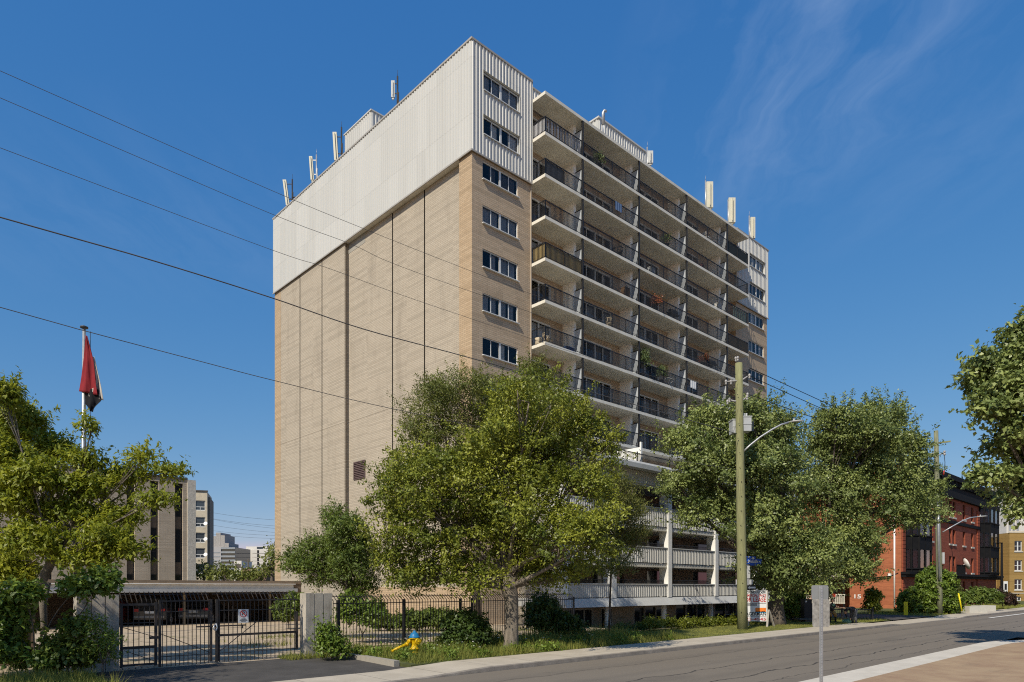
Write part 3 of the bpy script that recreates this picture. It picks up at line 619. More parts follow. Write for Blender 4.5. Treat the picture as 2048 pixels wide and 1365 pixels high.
# ---------------------------------------------------------------- rooftop antennas
def antenna(px, pytop, pybot, a=None, b=None, wpx=12, mast=None, label='', tilt=0, loop=False, kind='panel', boxd=.2, mat=None):
    if a is not None: b = bv(px, a)
    else: a = av(px, b)
    k = dep(a, b)/F; zt, zb = zv(pytop, a, b), zv(pybot, a, b); base = min(zb-.3, ZT+.1)
    r = thing('antenna', label, 'antenna', W(a, b, base), 0, 'cell antennas along the tower roof edge'); w = wpx*k/2
    if kind == 'panel':
        m = MB(); L = zt-zb; tx = tilt*L; cx = 0
        z0 = zb-base; m.add([(cx-w,-w*.7,z0),(cx+w,-w*.7,z0),(cx+w,w*.7,z0),(cx-w,w*.7,z0),(cx-w+tx,-w*.7,z0+L),(cx+w+tx,-w*.7,z0+L),(cx+w+tx,w*.7,z0+L),(cx-w+tx,w*.7,z0+L)], [(3,2,1,0),(4,5,6,7),(0,1,5,4),(1,2,6,5),(2,3,7,6),(3,0,4,7)])
        m.bar((cx,-w*.7-.012,z0+.1),(cx+tx*.95,-w*.7-.012,z0+L-.1), w*1.2, .03); m.box(cx-w*.5,cx+w*.5,-w*.4,w*.4,z0-.14,z0); m.build('panel', mat or PANELM, r)
    mp = mast[0]; mz = zv(mast[1], a, b)-base; mx = (mp-px)*k
    m = MB(); m.tube([(mx,0,-.3),(mx,0,mz)], .06, 8)
    if kind == 'panel':
        for f in (.25, .85): m.bar((mx,0,z0+L*f),(tilt*L*f,0,z0+L*f), .05)
        m.tube([(mx+.08,-.05,0),(mx+.09,-.05,mz*.6)], .035, 6)
        m.tube([(mx,0,mz),(mx+.02,0,mz+.45)], .012, 5)
    if loop: m.tube([(mx,-.05,.1),(mx+.35,-.05,.5),(mx+.42,-.05,1.0),(mx+.25,-.05,1.3),(mx,-.05,1.2)], .06, 6); 
    if kind == 'hook': m.tube([(mx,0,mz*.55),(mx,0,mz),(mx+.08,0,mz+.16),(mx+.26,0,mz+.1)], [.12,.12,.11,.09], 8)
    m.build('mast', DARK_STEEL if loop or (mp-px) > 8 and kind == 'panel' else GALV, r); return r
PANELM = pm('antenna_cream', (.56,.54,.44), .5, .05)
PANELG = pm('antenna_grey', (.50,.51,.50), .5, .06)
antenna(576, 361, 412, a=26.7, wpx=7, mast=(584.5,359), tilt=-.13, loop=True, label='cream antenna panel with a looped black cable, lowest on the sloping roof edge')
antenna(625, 314, 361, a=26.7, wpx=6.5, mast=(633,310), tilt=-.07, label='narrow cream antenna on a twin dark mast, just above the looped cable one')
antenna(673, 266, 322, a=26.7, wpx=8, mast=(683,255), tilt=-.06, label='cream antenna panel right in front of the white rooftop penthouse corner')
antenna(786, 163, 196, a=26.7, wpx=7, mast=(795,153), tilt=0, label='short grey antenna box beside a tall pale mast above the ribbed end wall', mat=PANELG)
antenna(1208, 225, 265, b=31.9, mast=(1206.5,226), kind='hook', label='hooked grey vent pipe beside the ribbed penthouse')['group'] = 'pipes and antennas on the front roof edge'
antenna(1300, 304, 328, b=32.2, wpx=11, mast=(1294.5,295), label='small square grey antenna box at the end of the ribbed penthouse', mat=PANELG)
antenna(1418.5, 366, 417, b=31.9, wpx=13, mast=(1411,362), label='widest cream antenna slab, uphill of the other two beside it')
antenna(1463, 398, 447, b=31.9, wpx=13, mast=(1456.5,404), label='thick cream antenna slab between two others over the roof edge')
antenna(1505, 436, 478, b=31.9, wpx=9, mast=(1498.5,432), label='slim cream antenna beside a thin pole over the far ribbed corner')
# ---------------------------------------------------------------- things on the balconies
def bpos(k, i, fx, y=-.75): x = bays[i][0]+(bays[i][1]-bays[i][0])*fx; return W(A0+x, B0+y, ZS[k]+.2)
def screen(k, i, f0, f1, mat, label, side=None, z0=.1, z1=.97, strips=0):
    x0, x1 = bays[i]; a, b = x0+(x1-x0)*f0+.08, x0+(x1-x0)*f1-.08
    m = MB((x0, -1.1, 0)); y = -1.15
    if strips:
        for j in range(strips): xa = a+(b-a)*j/strips; m.box(xa,xa+(b-a)/strips*.55,y-.01,y+.01,z0,z1)
    else: m.box(a,b,y-.012,y+.012,z0,z1)
    if side is not None: m.box(side-.012, side+.012, y+.02, -.1, z0, z1)
    o = m.build('balcony_screen', mat, None, W(A0+x0, B0-1.1, ZS[k]+.2), TH); return tag(o, label, 'screen', 'screens hung inside balcony railings')
screen(0, 0, 0, 1, pm('strip_white', (.6,.6,.62), .7, .1), 'white strip screen on the topmost balcony nearest the end wall', side=5.13, strips=12)
screen(1, 0, 0, .55, pm('lattice_dark', (.10,.105,.11), .7, .5, 25), 'dark mottled lattice screen, second balcony down at the near end')
screen(3, 0, 0, 1, pm('reed', (.36,.27,.12), .8, .25, 8, st=(6,6,.4)), 'yellow reed screen wrapped inside a near end balcony', side=5.13)
screen(0, 4, 0, 1, pm('screen_green', (.015,.05,.032), .7, .3, 10), 'dark green net screen on the top far end balcony')
screen(2, 4, .3, 1, pm('stripe_green', (.30,.46,.38), .7, .1), 'pale green striped screen on a far end balcony', strips=7)
screen(3, 4, 0, 1, pm('screen_tan', (.26,.17,.075), .8, .2, 8), 'brown fabric screen with ochre edge on a far end balcony', side=31.38)
def chair(pos, rot, label, mat):
    r = thing('balcony_chair', label, 'chair', pos, rot); m = MB(); m.lathe([(.26,.38),(.3,.42),(.3,.46),(.1,.47)], n=14); m.build('seat', mat, r)
    m = MB()
    for j in range(9):
        q = math.pi*(.05+.9*j/8); m.tube([(.28*math.cos(q),.28*math.sin(q),.44),(.36*math.cos(q),.36*math.sin(q),.78)], .022, 5)
    m.tube([(.36*math.cos(math.pi*(.02+.96*j/12)),.36*math.sin(math.pi*(.02+.96*j/12)),.79) for j in range(13)], .035, 6); m.build('backrest', mat, r)
    for sx in (-1,1):
        for sy in (-1,1): m = MB(); m.tube([(.2*sx,.2*sy,.4),(.25*sx,.25*sy,0)], .022, 5); m.build('leg', mat, r)
WICK = pm('wicker', (.50,.42,.30), .8, .3, 20)
chair(bpos(5,0,.22), TH+.4, 'pale wicker chair on a lower near end balcony', WICK)
chair(bpos(1,3,.45), TH, 'maroon balcony chair high on the far half of the tower', pm('chair_maroon', (.10,.03,.03), .7)); chair(bpos(6,2,.62), TH+1, 'dark chair on a balcony just above the maple tops', BLACK_METAL); chair(bpos(2,1,.7), TH+2, 'black chair behind the rail three floors from the top', BLACK_METAL)
m = MB(); m.lathe([(.2,.0),(.24,.05),(.2,.3),(.25,.42),(.05,.44)], n=14); tag(m.build('wicker_stool', WICK, None, bpos(5,0,.05,-.5)), 'low pale wicker stool in the balcony corner beside the wicker chair', 'stool')
m = MB(); m.box(-.35,.35,-.2,.2,0,.28); m.box(-.37,.37,-.22,.22,.28,.33); m.box(-.3,.3,-.205,-.2,.08,.2); tag(m.build('storage_box', pm('blue_plastic', (.015,.05,.17), .4), None, bpos(5,0,.72,-.85), TH), 'blue plastic storage box at a balcony railing', 'box')
def barbecue(pos, label):
    r = thing('barbecue', label, 'barbecue', pos, TH)
    m = MB(); m.box(-.45,.45,-.22,.22,.6,.75); m.box(-.7,-.47,-.2,.2,.68,.72); m.box(.47,.7,-.2,.2,.68,.72); m.build('body', BLACK_METAL, r)
    m = MB(); m.prism([(-.23,.76),(-.2,.95),(-.05,1.03),(.12,.98),(.23,.76)], 0, -.44, .44); m.build('lid', BLACK_METAL, r)
    for sx in (-1,1):
        for sy in (-1,1): m = MB(); m.box(.4*sx-.02,.4*sx+.02,.18*sy-.02,.18*sy+.02,0,.6); m.build('leg', BLACK_METAL, r)
barbecue(bpos(3,2,.82,-.7), 'black lidded barbecue near the middle of the tower front'); barbecue(bpos(4,3,.72,-.7), 'black barbecue on the balcony a floor lower and further right')
LF_P = leafmat('potted_leaf', (.06,.10,.04), (.22,.28,.12), .3)
def potplant(pos, label, h=1.2, r=.45, mat=None):
    rt = thing('potted_plant', label, 'potted plant', pos, 0)
    m = MB(); m.lathe([(.15,0),(.21,.3),(.23,.3),(.23,.34),(.18,.34)], n=14); m.build('pot', pm('pot_black', (.03,.03,.03), .6), rt)
    p, a, n, L, w_, t_, _ = foliage([((0,0,.4+h*.5),(r,r,h*.5))], .13, per=14, dens=1.2, rc=.22, narrow=.4); put('foliage', leaf_mesh('foliage', p, a, n, L, w_, t_, mat or LF_P), rt)
potplant(bpos(5,2,.12,-.95), 'tall leafy pot plant rising above its balcony rail', 1.7, .5)
LF_R = leafmat('red_flower', (.12,.06,.03), (.45,.12,.06), .2)
potplant(bpos(3,2,.38,-.95), 'red flowering pot plant behind a balcony rail', .7, .4, LF_R)
potplant(bpos(4,3,.45,-.95), 'dull red pot plant beside a balcony barbecue', .45, .4, LF_R)
potplant(bpos(0,1,.3,-1.0), 'small green pot plant on a top floor balcony', .6, .3)
potplant(bpos(5,2,.5,-.95), 'bushy dark pot plant beside a folding table', .9, .4)
potplant(bpos(6,3,.3,-.95), 'green pot plant low on the far half of the tower front', .8, .35)
potplant(bpos(1,2,.6,-1.0), 'trailing pot plant on the second floor from the top', .5, .3)
chair(bpos(0,3,.6), TH+.5, 'white chair on a top floor balcony near the far end', WHITEP); chair(bpos(4,1,.55), TH+2.5, 'tan chair on a mid height balcony beside a privacy screen', WICK)
def cooler(pos, label, mat, h=.5):
    m = MB(); m.box(-.3,.3,-.2,.2,0,h); m.box(-.32,.32,-.22,.22,h,h+.06); m.box(-.31,-.3,-.06,.06,h*.6,h*.7); tag(m.build('storage_box', mat, None, pos, TH), label, 'box')
cooler(bpos(2,2,.3,-.9), 'pale grey storage box on a balcony third from the top', GREYP); cooler(bpos(3,1,.8,-.9), 'brown storage box just right of the yellow reed screen', pm('box_brown', (.16,.09,.04), .7), .7); cooler(bpos(2,3,.85,-.9), 'white storage box on the far half, third floor down', WHITEP, .6)
def sheet(k, i, f, wd, mat, label):
    x0, x1 = bays[i]; a = x0+(x1-x0)*f; m = MB((a, -1.2, 0)); n = 14
    for j in range(n):
        xa, xb = a+wd*j/n, a+wd*(j+1)/n; ya, yb = -1.235+.012*math.sin(j*1.4), -1.235+.012*math.sin((j+1)*1.4)
        m.quad((xa,ya,.45),(xb,yb,.45),(xb,yb,1.05),(xa,ya,1.05)); m.quad((xa,ya,1.05),(xb,yb,1.05),(xb,-1.16,1.05),(xa,-1.16,1.05)); m.quad((xa,-1.16,1.05),(xb,-1.16,1.05),(xb,-1.16,.7),(xa,-1.16,.7))
    tag(m.build('drying_cloth', mat, None, W(A0+a, B0-1.2, ZS[k]+.2), TH), label, 'cloth')
sheet(5, 3, .08, .9, WHITEP, 'white cloth drying over a balcony rail, lower far half'); sheet(1, 1, .55, .8, pm('cloth_blue', (.10,.16,.28), .9), 'blue cloth drying over a high balcony rail')
m = MB(); m.box(-.4,.4,-.25,.25,.68,.72)
m.bar((-.35,-.2,0),(.35,-.2,.68),.03); m.bar((.35,-.2,0),(-.35,-.2,.68),.03); m.bar((-.35,.2,0),(.35,.2,.68),.03); m.bar((.35,.2,0),(-.35,.2,.68),.03); tag(m.build('folding_table', WHITEP, None, bpos(5,2,.7,-.8), TH), 'small white folding table on a lower middle balcony', 'table')
# ---------------------------------------------------------------- gate, pillars, fence
GB = 21.1
def pillar(a0, a1, label):
    r = thing('gate_pillar', label, 'pillar', W(a0, GB, .08), TH, 'concrete pillars of the gateway'); L = a1-a0; m = MB(); e = .035
    for j in range(3):
        x0, x1 = L*j/3+(e/2 if j else 0), L*(j+1)/3-(e/2 if j < 2 else 0)
        m.prism([(x0,.0),(x1,.0),(x1,.43),(x0,.43)], 2, 0, 2.12-.004*j)
        if j < 2: m.box(x1, x1+e, .03, .4, 0, 2.09)
    m.build('ribbed_block', PILC, r)
    return r
m_, t_, o_ = nt('pitted_concrete'); ob = OBJ(t_); vor = N(t_, 'TexVoronoi', {'Vector': ob, 'Scale': 22.0}).outputs['Distance']
cc_ = MIX(t_, RAMP(t_, NOISE(t_, ob, 1.6, 6, .65), .3, .72), (.53,.485,.41), (.36,.32,.26)); cc_ = MIX(t_, RAMP(t_, NOISE(t_, ob, 1.3, 5, .7, (1.5,1.5,.4)), .48, .7, 0, .75), cc_, (.17,.14,.105))
cc_ = MIX(t_, MA(t_, 'MULTIPLY', RAMP(t_, vor, .10, .16, 1, 0), RAMP(t_, NOISE(t_, ob, 7, 3), .50, .58)), cc_, (.09,.08,.07))
bb_ = N(t_, 'BsdfPrincipled', {'Base Color': cc_, 'Roughness': .9, 'Specular IOR Level': .2}); t_.links.new(N(t_, 'Bump', {'Height': NOISE(t_, ob, 40, 4), 'Strength': .35, 'Distance': .015}).outputs[0], bb_.inputs['Normal']); t_.links.new(bb_.outputs[0], o_.inputs[0]); PILC = m_
pillar(4.0, 5.0, 'stained concrete gate pillar half hidden by green shrubs'); pillar(10.5, 11.45, 'ribbed concrete gate pillar between the no parking gate and the fence')
DIV = (0, 1, 0)
def bars(m, a0, a1, z0, z1, n, bent=True, y=0.0, r=.009, tip=.27, o=0):
    for j in range(n+1):
        x = a0+(a1-a0)*j/n; m.box(x-r, x+r, y-r, y+r, z0+random.uniform(-.02,.02), z1)
        if bent: m.bar((x, y, z1-.01), (x, y+.30, z1+tip), 2*r)
gate_g = 'leaves of the iron gateway'
def gate(name, label, a0, a1, zt, build):
    r = thing(name, label, 'gate', W(a0, GB+.2, .1), TH, gate_g); build(r, a1-a0); return r
def ped(r, L):
    m = MB(); bars(m, .06, L-.06, .12, 1.78, 6, False); bars(m, .05, L-.02, 1.86, 1.9, 7, True); m.build('bars', DARK_STEEL, r)
    m = MB(); m.box(0,.05,-.03,.03,.05,1.85); m.box(L-.07,L,-.035,.035,.05,1.86); m.box(.05,L-.07,-.025,.025,1.78,1.84); m.box(.05,L-.07,-.025,.025,.08,.14); m.box(.05,L-.07,-.02,.02,1.28,1.30); m.box(.02,L-.05,-.05,-.01,.56,.64); m.box(L-.22,L+.03,-.05,-.01,.82,.90)
    m.bar((.06,-.012,1.18),(L-.07,-.012,.88),.018); m.bar((.1,-.012,.53),(L-.07,-.012,.18),.018); m.box(0,L,.27,.30,2.08,2.10); m.build('frame', DARK_STEEL, r)
    m = MB(); bars(m, .06, L-.08, -.06, .04, 5, False); m.build('lower_bars', DARK_STEEL, r)
gate('pedestrian_gate', 'narrow iron walk gate beside the stained pillar', 5.07, 6.02, 1.9, ped)
def leafa(r, L):
    m = MB(); bars(m, .1, L-.1, .0, 1.9, 11); m.build('bars', DARK_STEEL, r)
    m = MB(); m.box(-.0,.06,-.04,.04,-.02,1.93); m.box(L-.06,L,-.04,.04,.06,1.93); m.box(.06,L-.06,-.02,.02,1.88,1.915); m.box(.06,L-.06,-.015,.015,1.58,1.605); m.box(.06,L-.06,-.012,.012,.28,.30); m.box(0,L,.27,.295,2.08,2.105)
    m.bar((.06,-.015,.95),(L-.06,-.015,.33),.02); m.box(L-.45,L+.12,-.06,-.03,1.10,1.14); m.build('frame', DARK_STEEL, r)
gate('driveway_gate', 'narrower iron driveway gate leaf next to the walk gate', 6.06, 7.55, 1.9, leafa)
def leafb(r, L):
    m = MB(); bars(m, .12, L-.1, .0, 1.9, 18); m.build('bars', DARK_STEEL, r)
    m = MB(); m.box(0,.06,-.04,.04,.03,1.93); m.box(L-.06,L,-.04,.04,.25,1.5); m.box(.06,L,-.02,.02,1.88,1.915); m.box(.06,L-.06,-.015,.015,1.58,1.605); m.box(.06,L-.06,-.012,.012,.28,.30); m.box(0,L-.2,.27,.295,2.08,2.105); m.box(.08,.1,-.03,.03,.05,1.88)
    m.box(.06,L,-.055,-.02,.80,.87); m.bar((.08,-.015,.32),(1.25,-.015,1.2),.02); m.box(.06,.9,-.06,-.03,1.10,1.14); m.box(.78,.82,-.06,-.03,1.02,1.1); m.build('frame', DARK_STEEL, r)
    m = MB(); m.tube([(-.06,-.08,1.17),(-.1,-.1,1.05),(-.03,-.1,.98),(.02,-.08,1.08),(-.02,-.08,1.2)], .028, 6); m.build('chain', GALV, r)
gate('driveway_gate', 'wide iron driveway gate leaf carrying the no parking sign', 7.66, 10.3, 1.9, leafb)
# no parking sign on the gate
SIGNW = pm('sign_white', (.68,.68,.66), .5, .04); SIGNR = pm('sign_red', (.45,.03,.025), .5, .1); INK = pm('ink_black', (.012,.012,.014), .6, .1)
s0, s1 = av(479.5, GB), av(500, GB); sw = s1-s0; sh = 27*dep(s0, GB)/F; zt = zv(1219.5, s0, GB)
r = thing('no_parking_sign', 'white no parking sign with red circle wired to the gate', 'sign', W((s0+s1)/2, GB+.12, zt-sh), TH)
m = MB(); m.box(-sw/2, sw/2, -.006, .006, 0, sh); m.build('panel', SIGNW, r)
cz = sh*.68; m = MB(); k = 28; ro, ri = sw*.36, sw*.29
for j in range(k):
    q0, q1 = 2*math.pi*j/k, 2*math.pi*(j+1)/k; m.add([(ro*math.cos(q0),-.009,cz+ro*math.sin(q0)),(ro*math.cos(q1),-.009,cz+ro*math.sin(q1)),(ri*math.cos(q1),-.009,cz+ri*math.sin(q1)),(ri*math.cos(q0),-.009,cz+ri*math.sin(q0))], [(0,1,2,3)])
m.bar((-ri*.72,-.0115,cz+ri*.72),(ri*.72,-.0115,cz-ri*.72),.03,.002,(0,1,0)); m.build('red_circle', SIGNR, r)
text(r, 'P', (0,-.0085,cz), (R(90),0,0), sw*.52, INK, ext=.001)
m = MB()
for j, wf in enumerate((.4,.6,.75,.45)): m.box(-sw*wf/2, sw*wf/2, -.0085, -.006, sh*(.28-.065*j), sh*(.28-.065*j)+.013)
m.build('small_print', INK, r)
# iron fence
r = thing('iron_fence', 'black iron bar fence with inward bent tops behind the hydrant', 'fence', W(11.6, GB+.2, .12), TH)
L = 12.4; m = MB(); bars(m, 0, L, .02, 1.82, 96, True, tip=.2); m.build('bars', BLACK_METAL, r)
m = MB(); m.box(0,L,-.018,.018,1.70,1.73); m.box(0,L,-.018,.018,.14,.17); m.box(0,L,.2,.225,1.94,1.965); m.build('rails', BLACK_METAL, r)
for x in (.2, 2.9, 5.6, 6.2, 8.6, 11.2, L): m = MB(); m.box(x-.035,x+.035,-.035,.035,0,1.84); m.build('post', BLACK_METAL, r)
# brick wall left of the gateway
r = thing('brick_wall', 'dark shaded brick wall behind the left tree and shrubs', 'wall', W(-16, GB+3.6, 0), TH)
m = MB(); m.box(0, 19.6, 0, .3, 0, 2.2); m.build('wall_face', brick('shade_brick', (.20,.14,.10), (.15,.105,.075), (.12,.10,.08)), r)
m = MB(); m.box(-.05, 19.65, -.05, .35, 2.2, 2.28); m.build('coping', CONC, r)
# ---------------------------------------------------------------- carport with cars
CB = 43.8; ca1 = 21.4
r = thing('carport', 'long low carport with white fascia behind the gate', 'carport', W(-10, CB, .1), TH); L = ca1+10
m = MB(); m.box(0, L-.5, -.25, 6, 1.98, 2.06); m.box(0, L-.35, -.3, -.12, 2.0, 2.22); m.build('lower_fascia', pm('fascia_grey', (.33,.34,.35), .5, .12), r)
m = MB(); m.box(0, L-.6, -.2, 6, 2.221, 2.48); m.build('fascia', pm('fascia_cream', (.60,.57,.50), .6, .08, dirt=.2), r)
m = MB(); m.box(0, L-.5, -.32, -.05, 2.49, 2.53); m.build('gutter', WHITEP, r)
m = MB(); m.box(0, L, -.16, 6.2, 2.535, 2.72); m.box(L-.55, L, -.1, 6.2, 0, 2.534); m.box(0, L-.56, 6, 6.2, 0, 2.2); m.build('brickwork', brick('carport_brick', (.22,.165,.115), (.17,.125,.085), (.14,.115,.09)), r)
for x in (14.0+10, 19.4+10, 8.5+10): m = MB(); m.box(x-.06,x+.06,.3,.42,0,1.98); m.build('post', pm('post_tan', (.22,.18,.12), .9), r)
def car(pos, rot, col, label, suv=False, group='cars parked under the carport'):
    r = thing('parked_car', label, 'car', pos, rot, group); h = 1.72 if suv else 1.46; Lc, wd = 4.6, .92
    pr = [(-2.3,.35),(-2.3,.85),(-2.2,1.0),(-1.95,h-.12),(-1.6,h),(.3,h),(1.05,1.02),(2.1,.86),(2.3,.65),(2.3,.35)] if suv else [(-2.3,.35),(-2.28,.9),(-1.7,1.0),(-1.1,h-.06),(-.8,h),(.2,h),(1.0,.98),(2.1,.82),(2.3,.6),(2.3,.35)]
    def xs(z, s): return s*(wd if z < 1.02 else wd-(z-1.02)*.38)
    n = len(pr); m = MB(); m.add([(xs(z,-1), y, z) for y, z in pr]+[(xs(z,1), y, z) for y, z in pr], [tuple(range(n)), tuple(range(2*n-1,n-1,-1))]+[(i,i+n,(i+1)%n+n,(i+1)%n) for i in range(n)])
    b = m.build('body', pm('carpaint_'+label[:4], col, .25, .05, spec=.6), r)
    m = MB(); i0 = 2; y0, z0 = pr[i0]; y1, z1 = pr[i0+1]
    m.add([(-.66,y0-.0,z0+.05),(.66,y0,z0+.05),(.56,y1-.035,z1-.06),(-.56,y1-.035,z1-.06)], [(0,1,2,3)])
    for s_ in (-1,1): m.add([(s_*(wd-.0),-1.8,1.06),(s_*(wd),.85,1.06),(s_*(wd-.15),.2,h-.1),(s_*(wd-.15),-1.55,h-.1)], [(0,1,2,3)])
    m.add([(-.7,1.0,1.05),(.7,1.0,1.05),(.6,.36,h-.04),(-.6,.36,h-.04)], [(0,1,2,3)]); m.build('windows', DGLASS, r)
    for sx in (-1,1):
        for y in (-1.4,1.4):
            m = MB(); m.tube([(sx*.72,y,.33),(sx*.93,y,.33)], .33, 18); wh = m.build('wheel', pm('tyre', (.02,.02,.02), .9), r)
            m = MB(); m.tube([(sx*.90,y,.33),(sx*.94,y,.33)], .2, 14); m.build('rim', GALV, wh)
        ta, tb = (.62,.88) if sx > 0 else (-.88,-.62); m = MB(); m.box(ta,tb,-2.325,-2.24,.82,1.0); m.build('tail_light', pm('tail_red', (.35,.02,.02), .3), r)
    m = MB(); m.box(-.26,.26,-2.325,-2.3,.72,.86); m.build('licence_plate', SIGNW, r)
    m = MB(); m.box(-.85,.85,-2.37,-2.29,.45,.58); m.build('bumper', pm('bumper_grey', (.25,.24,.22), .5), r)
cz_ = .1
def cp(px, b): a = av(px, b); return W(a, b, cz_)
car(cp(327, CB+2.9), R(8), (.02,.021,.023), 'dark suv parked centrally under the carport, white plate showing', True)
car(cp(409, CB+2.9), R(8), (.014,.014,.016), 'black car parked in deep shade right of the carport post')
car(cp(222, CB+2.9), R(8), (.09,.018,.018), 'maroon car seen at the carport behind the walk gate')
# ---------------------------------------------------------------- office block, flag, cream block, far towers
OB = AB(*P(391, 1175, 80)[:2])
OW = brick('office_brick', (.55,.46,.355), (.49,.405,.31), (.34,.285,.225), bump=.8, stain=.3)
r = thing('office_building', 'low beige brick office block with tall dark window strips behind the left tree', 'office building', W(OB[0], OB[1], 0), TH); oh = zv(962, *OB)
cs = [350,301,253.5,200,147,90,40,-20,-80]; hw = []
for px in cs: x = av(px, OB[1])-OB[0]; x2 = av(px+ (16 if px > 200 else 14), OB[1])-OB[0]; hw.append((x, x2, 1.2, oh-.5))
m = MB(); m.front(-60, -.9, 0, oh, hw, fr(0), .45); m.quad((-60,12,0),(-60,0,0),(-60,0,oh),(-60,12,oh)); m.quad((-60,0,oh-.01),(-.9,0,oh-.01),(-.9,12,oh-.01),(-60,12,oh-.01)); m.build('brick_wall', OW, r)
m = MB(); m.box(-.89,0,-.12,12,0,oh+.02); m.build('corner_pier', pm('pier_stone', (.58,.54,.47), .9, .25, 6, .4, 20), r)
m = MB(); m.box(-60.1,-.9,-.1,.1,oh,oh+.2); m.build('roof_edge', pm('edge_dark', (.09,.085,.08), .6), r)
for (x, x2, z0, z1) in hw:
    m = MB(); n = 5
    for j in range(n+1): z = z0+(z1-z0)*j/n; m.box(x,x2,.36,.44,z-.04,z+.04)
    for xx in (x, x2-.06): m.box(xx,xx+.06,.36,.44,z0,z1)
    wn = m.build('window', pm('bronze_dark', (.05,.045,.04), .5), r)
    m = MB(); m.quad((x,.42,z0),(x2,.42,z0),(x2,.42,z1),(x,.42,z1)); m.build('glazing', DGLASS, wn)
    for j in (1, 3): m = MB(); z = z0+(z1-z0)*j/n; m.box(x+.06,x2-.06,.395,.41,z+.05,z+(z1-z0)/n*.55); m.build('spandrel', pm('spandrel_brown', (.16,.12,.085), .6), wn)
x0, x1 = av(76,OB[1])-OB[0], av(144,OB[1])-OB[0]; m = MB(); m.box(x0,x1,2,8,oh,zv(921,OB[0]+x0,OB[1]+2)); m.build('roof_room', OW, r)
m = MB(); m.box(x0+.4,x0+3.4,1.2,1.99,oh+1.2,oh+2.2); m.build('roof_vent', pm('vent_dark', (.08,.075,.07), .6), r)
fp = P(167, 1175, 32); fx, fy = fp.x, fp.y
r = thing('flagpole', 'tall grey steel flagpole rising behind the left tree', 'flagpole', (fx, fy, .1), 0)
ft = P(169, 657, 32).z-.1; m = MB(); m.tube([(0,0,0),(0,0,ft*.5),(.03,0,ft)], [.125,.105,.07], 12); m.build('pole', GALV, r)
m = MB(); m.lathe([(.06,0),(.17,.03),(.17,.09),(.05,.14)], (.03,0,ft-.02), 14); m.build('finial', pm('cap_dark', (.05,.05,.05), .5), r)
m = MB(); m.tube([(.32,0,ft-.15),(.36,-.02,ft*.5),(.33,0,1.2)], .012, 4); m.build('halyard', INK, r)
# flag hanging in folds
kf = 32/F; fl = thing('hanging_flag', 'red white and black flag hanging limp from the tall flagpole', 'flag', (fx, fy, ft-.3), 0)
def fpt(px, py): return ((px-167)*kf, (py-672)*-kf)
def cloth(poly_l, poly_r, n, mk, name, mat, yo=0):
    m = MB(); vs = []; c = 9
    for i in range(n+1):
        t_ = i/n
        def ip(pl):
            for (p, q) in zip(pl, pl[1:]):
                if p[1] <= t_ <= q[1] + 1e-9: f = (t_-p[1])/(q[1]-p[1]+1e-9); return (p[0][0]+(q[0][0]-p[0][0])*f, p[0][1]+(q[0][1]-p[0][1])*f)
            return pl[-1][0]
        l, r_ = ip(poly_l), ip(poly_r)
        for j in range(c+1):
            f = j/c; x, z = fpt(l[0]+(r_[0]-l[0])*f, l[1]+(r_[1]-l[1])*f); wv_ = .085*math.sin(f*10+t_*2.6+yo*9)*min(1, .3+t_)+.04*math.sin(f*19+t_*4)
            vs.append((x, yo+wv_, z))
    fs = [(i*(c+1)+j, i*(c+1)+j+1, (i+1)*(c+1)+j+1, (i+1)*(c+1)+j) for i in range(n) for j in range(c)]
    m.add(vs, fs, True); o = m.build(name, mat, fl); md = o.modifiers.new('thick', 'SOLIDIFY'); md.thickness = .012; return o
cloth([((175,672),0),((168,730),.45),((160,782),1)], [((177,672),0),((190,720),.4),((201,791),1)], 24, None, 'red_stripe', pm('flag_red', (.22,.016,.022), .85, .15, 3), -.12)
cloth([((186,715),0),((190,760),.5),((172,790),1)], [((189,712),0),((205,775),.7),((209,800),1)], 20, None, 'white_stripe', pm('flag_white', (.5,.46,.40), .85, .1, 3), -.02)
cloth([((168,778),0),((171,806),.6),((183,822),1)], [((198,778),0),((206.5,801),.6),((186,822.5),1)], 14, None, 'black_stripe', pm('flag_black', (.007,.0075,.010), .9, .1, 3), -.07)
# cream block with satellite dishes
dC = 110; x0, x1, x2 = P(391,0,dC).x, P(414.5,0,dC).x, P(422,0,dC).x; hC, hC2 = P(0,984,dC).z, P(0,993,dC).z
r = thing('cream_block', 'narrow cream block with stacked windows right of the office building', 'apartment building', (x1, dC, 0), R(19))
holes = [(x0-x1+.1-k*5, x0-x1+1.6-k*5, P(0,y+20,dC).z, P(0,y,dC).z) for y in (1002,1035,1066,1097,1128) for k in range(2)]
m = MB(); m.front(-12, 0, 0, hC, holes, fr(0), .3); m.quad((-12,0,hC-.01),(0,0,hC-.01),(0,8,hC-.01),(-12,8,hC-.01)); m.quad((0,0,0),(0,8,0),(0,8,hC),(0,0,hC)); m.build('wall', pm('cream_wall', (.56,.49,.37), .9, .12, 1, dirt=.3), r)
m = MB(); m.box(-2, .3, 1, 8, 0, hC2); m.build('side_wing', pm('wing_brown', (.26,.22,.17), .9, .15), r)
m = MB(); m.box(-12.1,.1,-.15,.2,hC,hC+.2); m.build('roof_edge', pm('edge_dark', (.09,.085,.08), .6), r)
for (a, b, c, d_) in holes:
    m = MB(); m.box(a,b,.15,.22,c,c+.12); m.box(a,b,.15,.22,d_-.12,d_); m.box(a,b,.15,.22,c+.55,c+.65); m.box(a,a+.1,.15,.22,c,d_); m.box(b-.1,b,.15,.22,c,d_); m.box((a+b)/2-.04,(a+b)/2+.04,.15,.22,c,c+.6)
    wn = m.build('window', WHITE_FRAME, r); m = MB(); m.quad((a,.2,c),(b,.2,c),(b,.2,d_),(a,.2,d_)); m.build('glazing', darkglass('mid_glass', (.05,.06,.07)), wn)
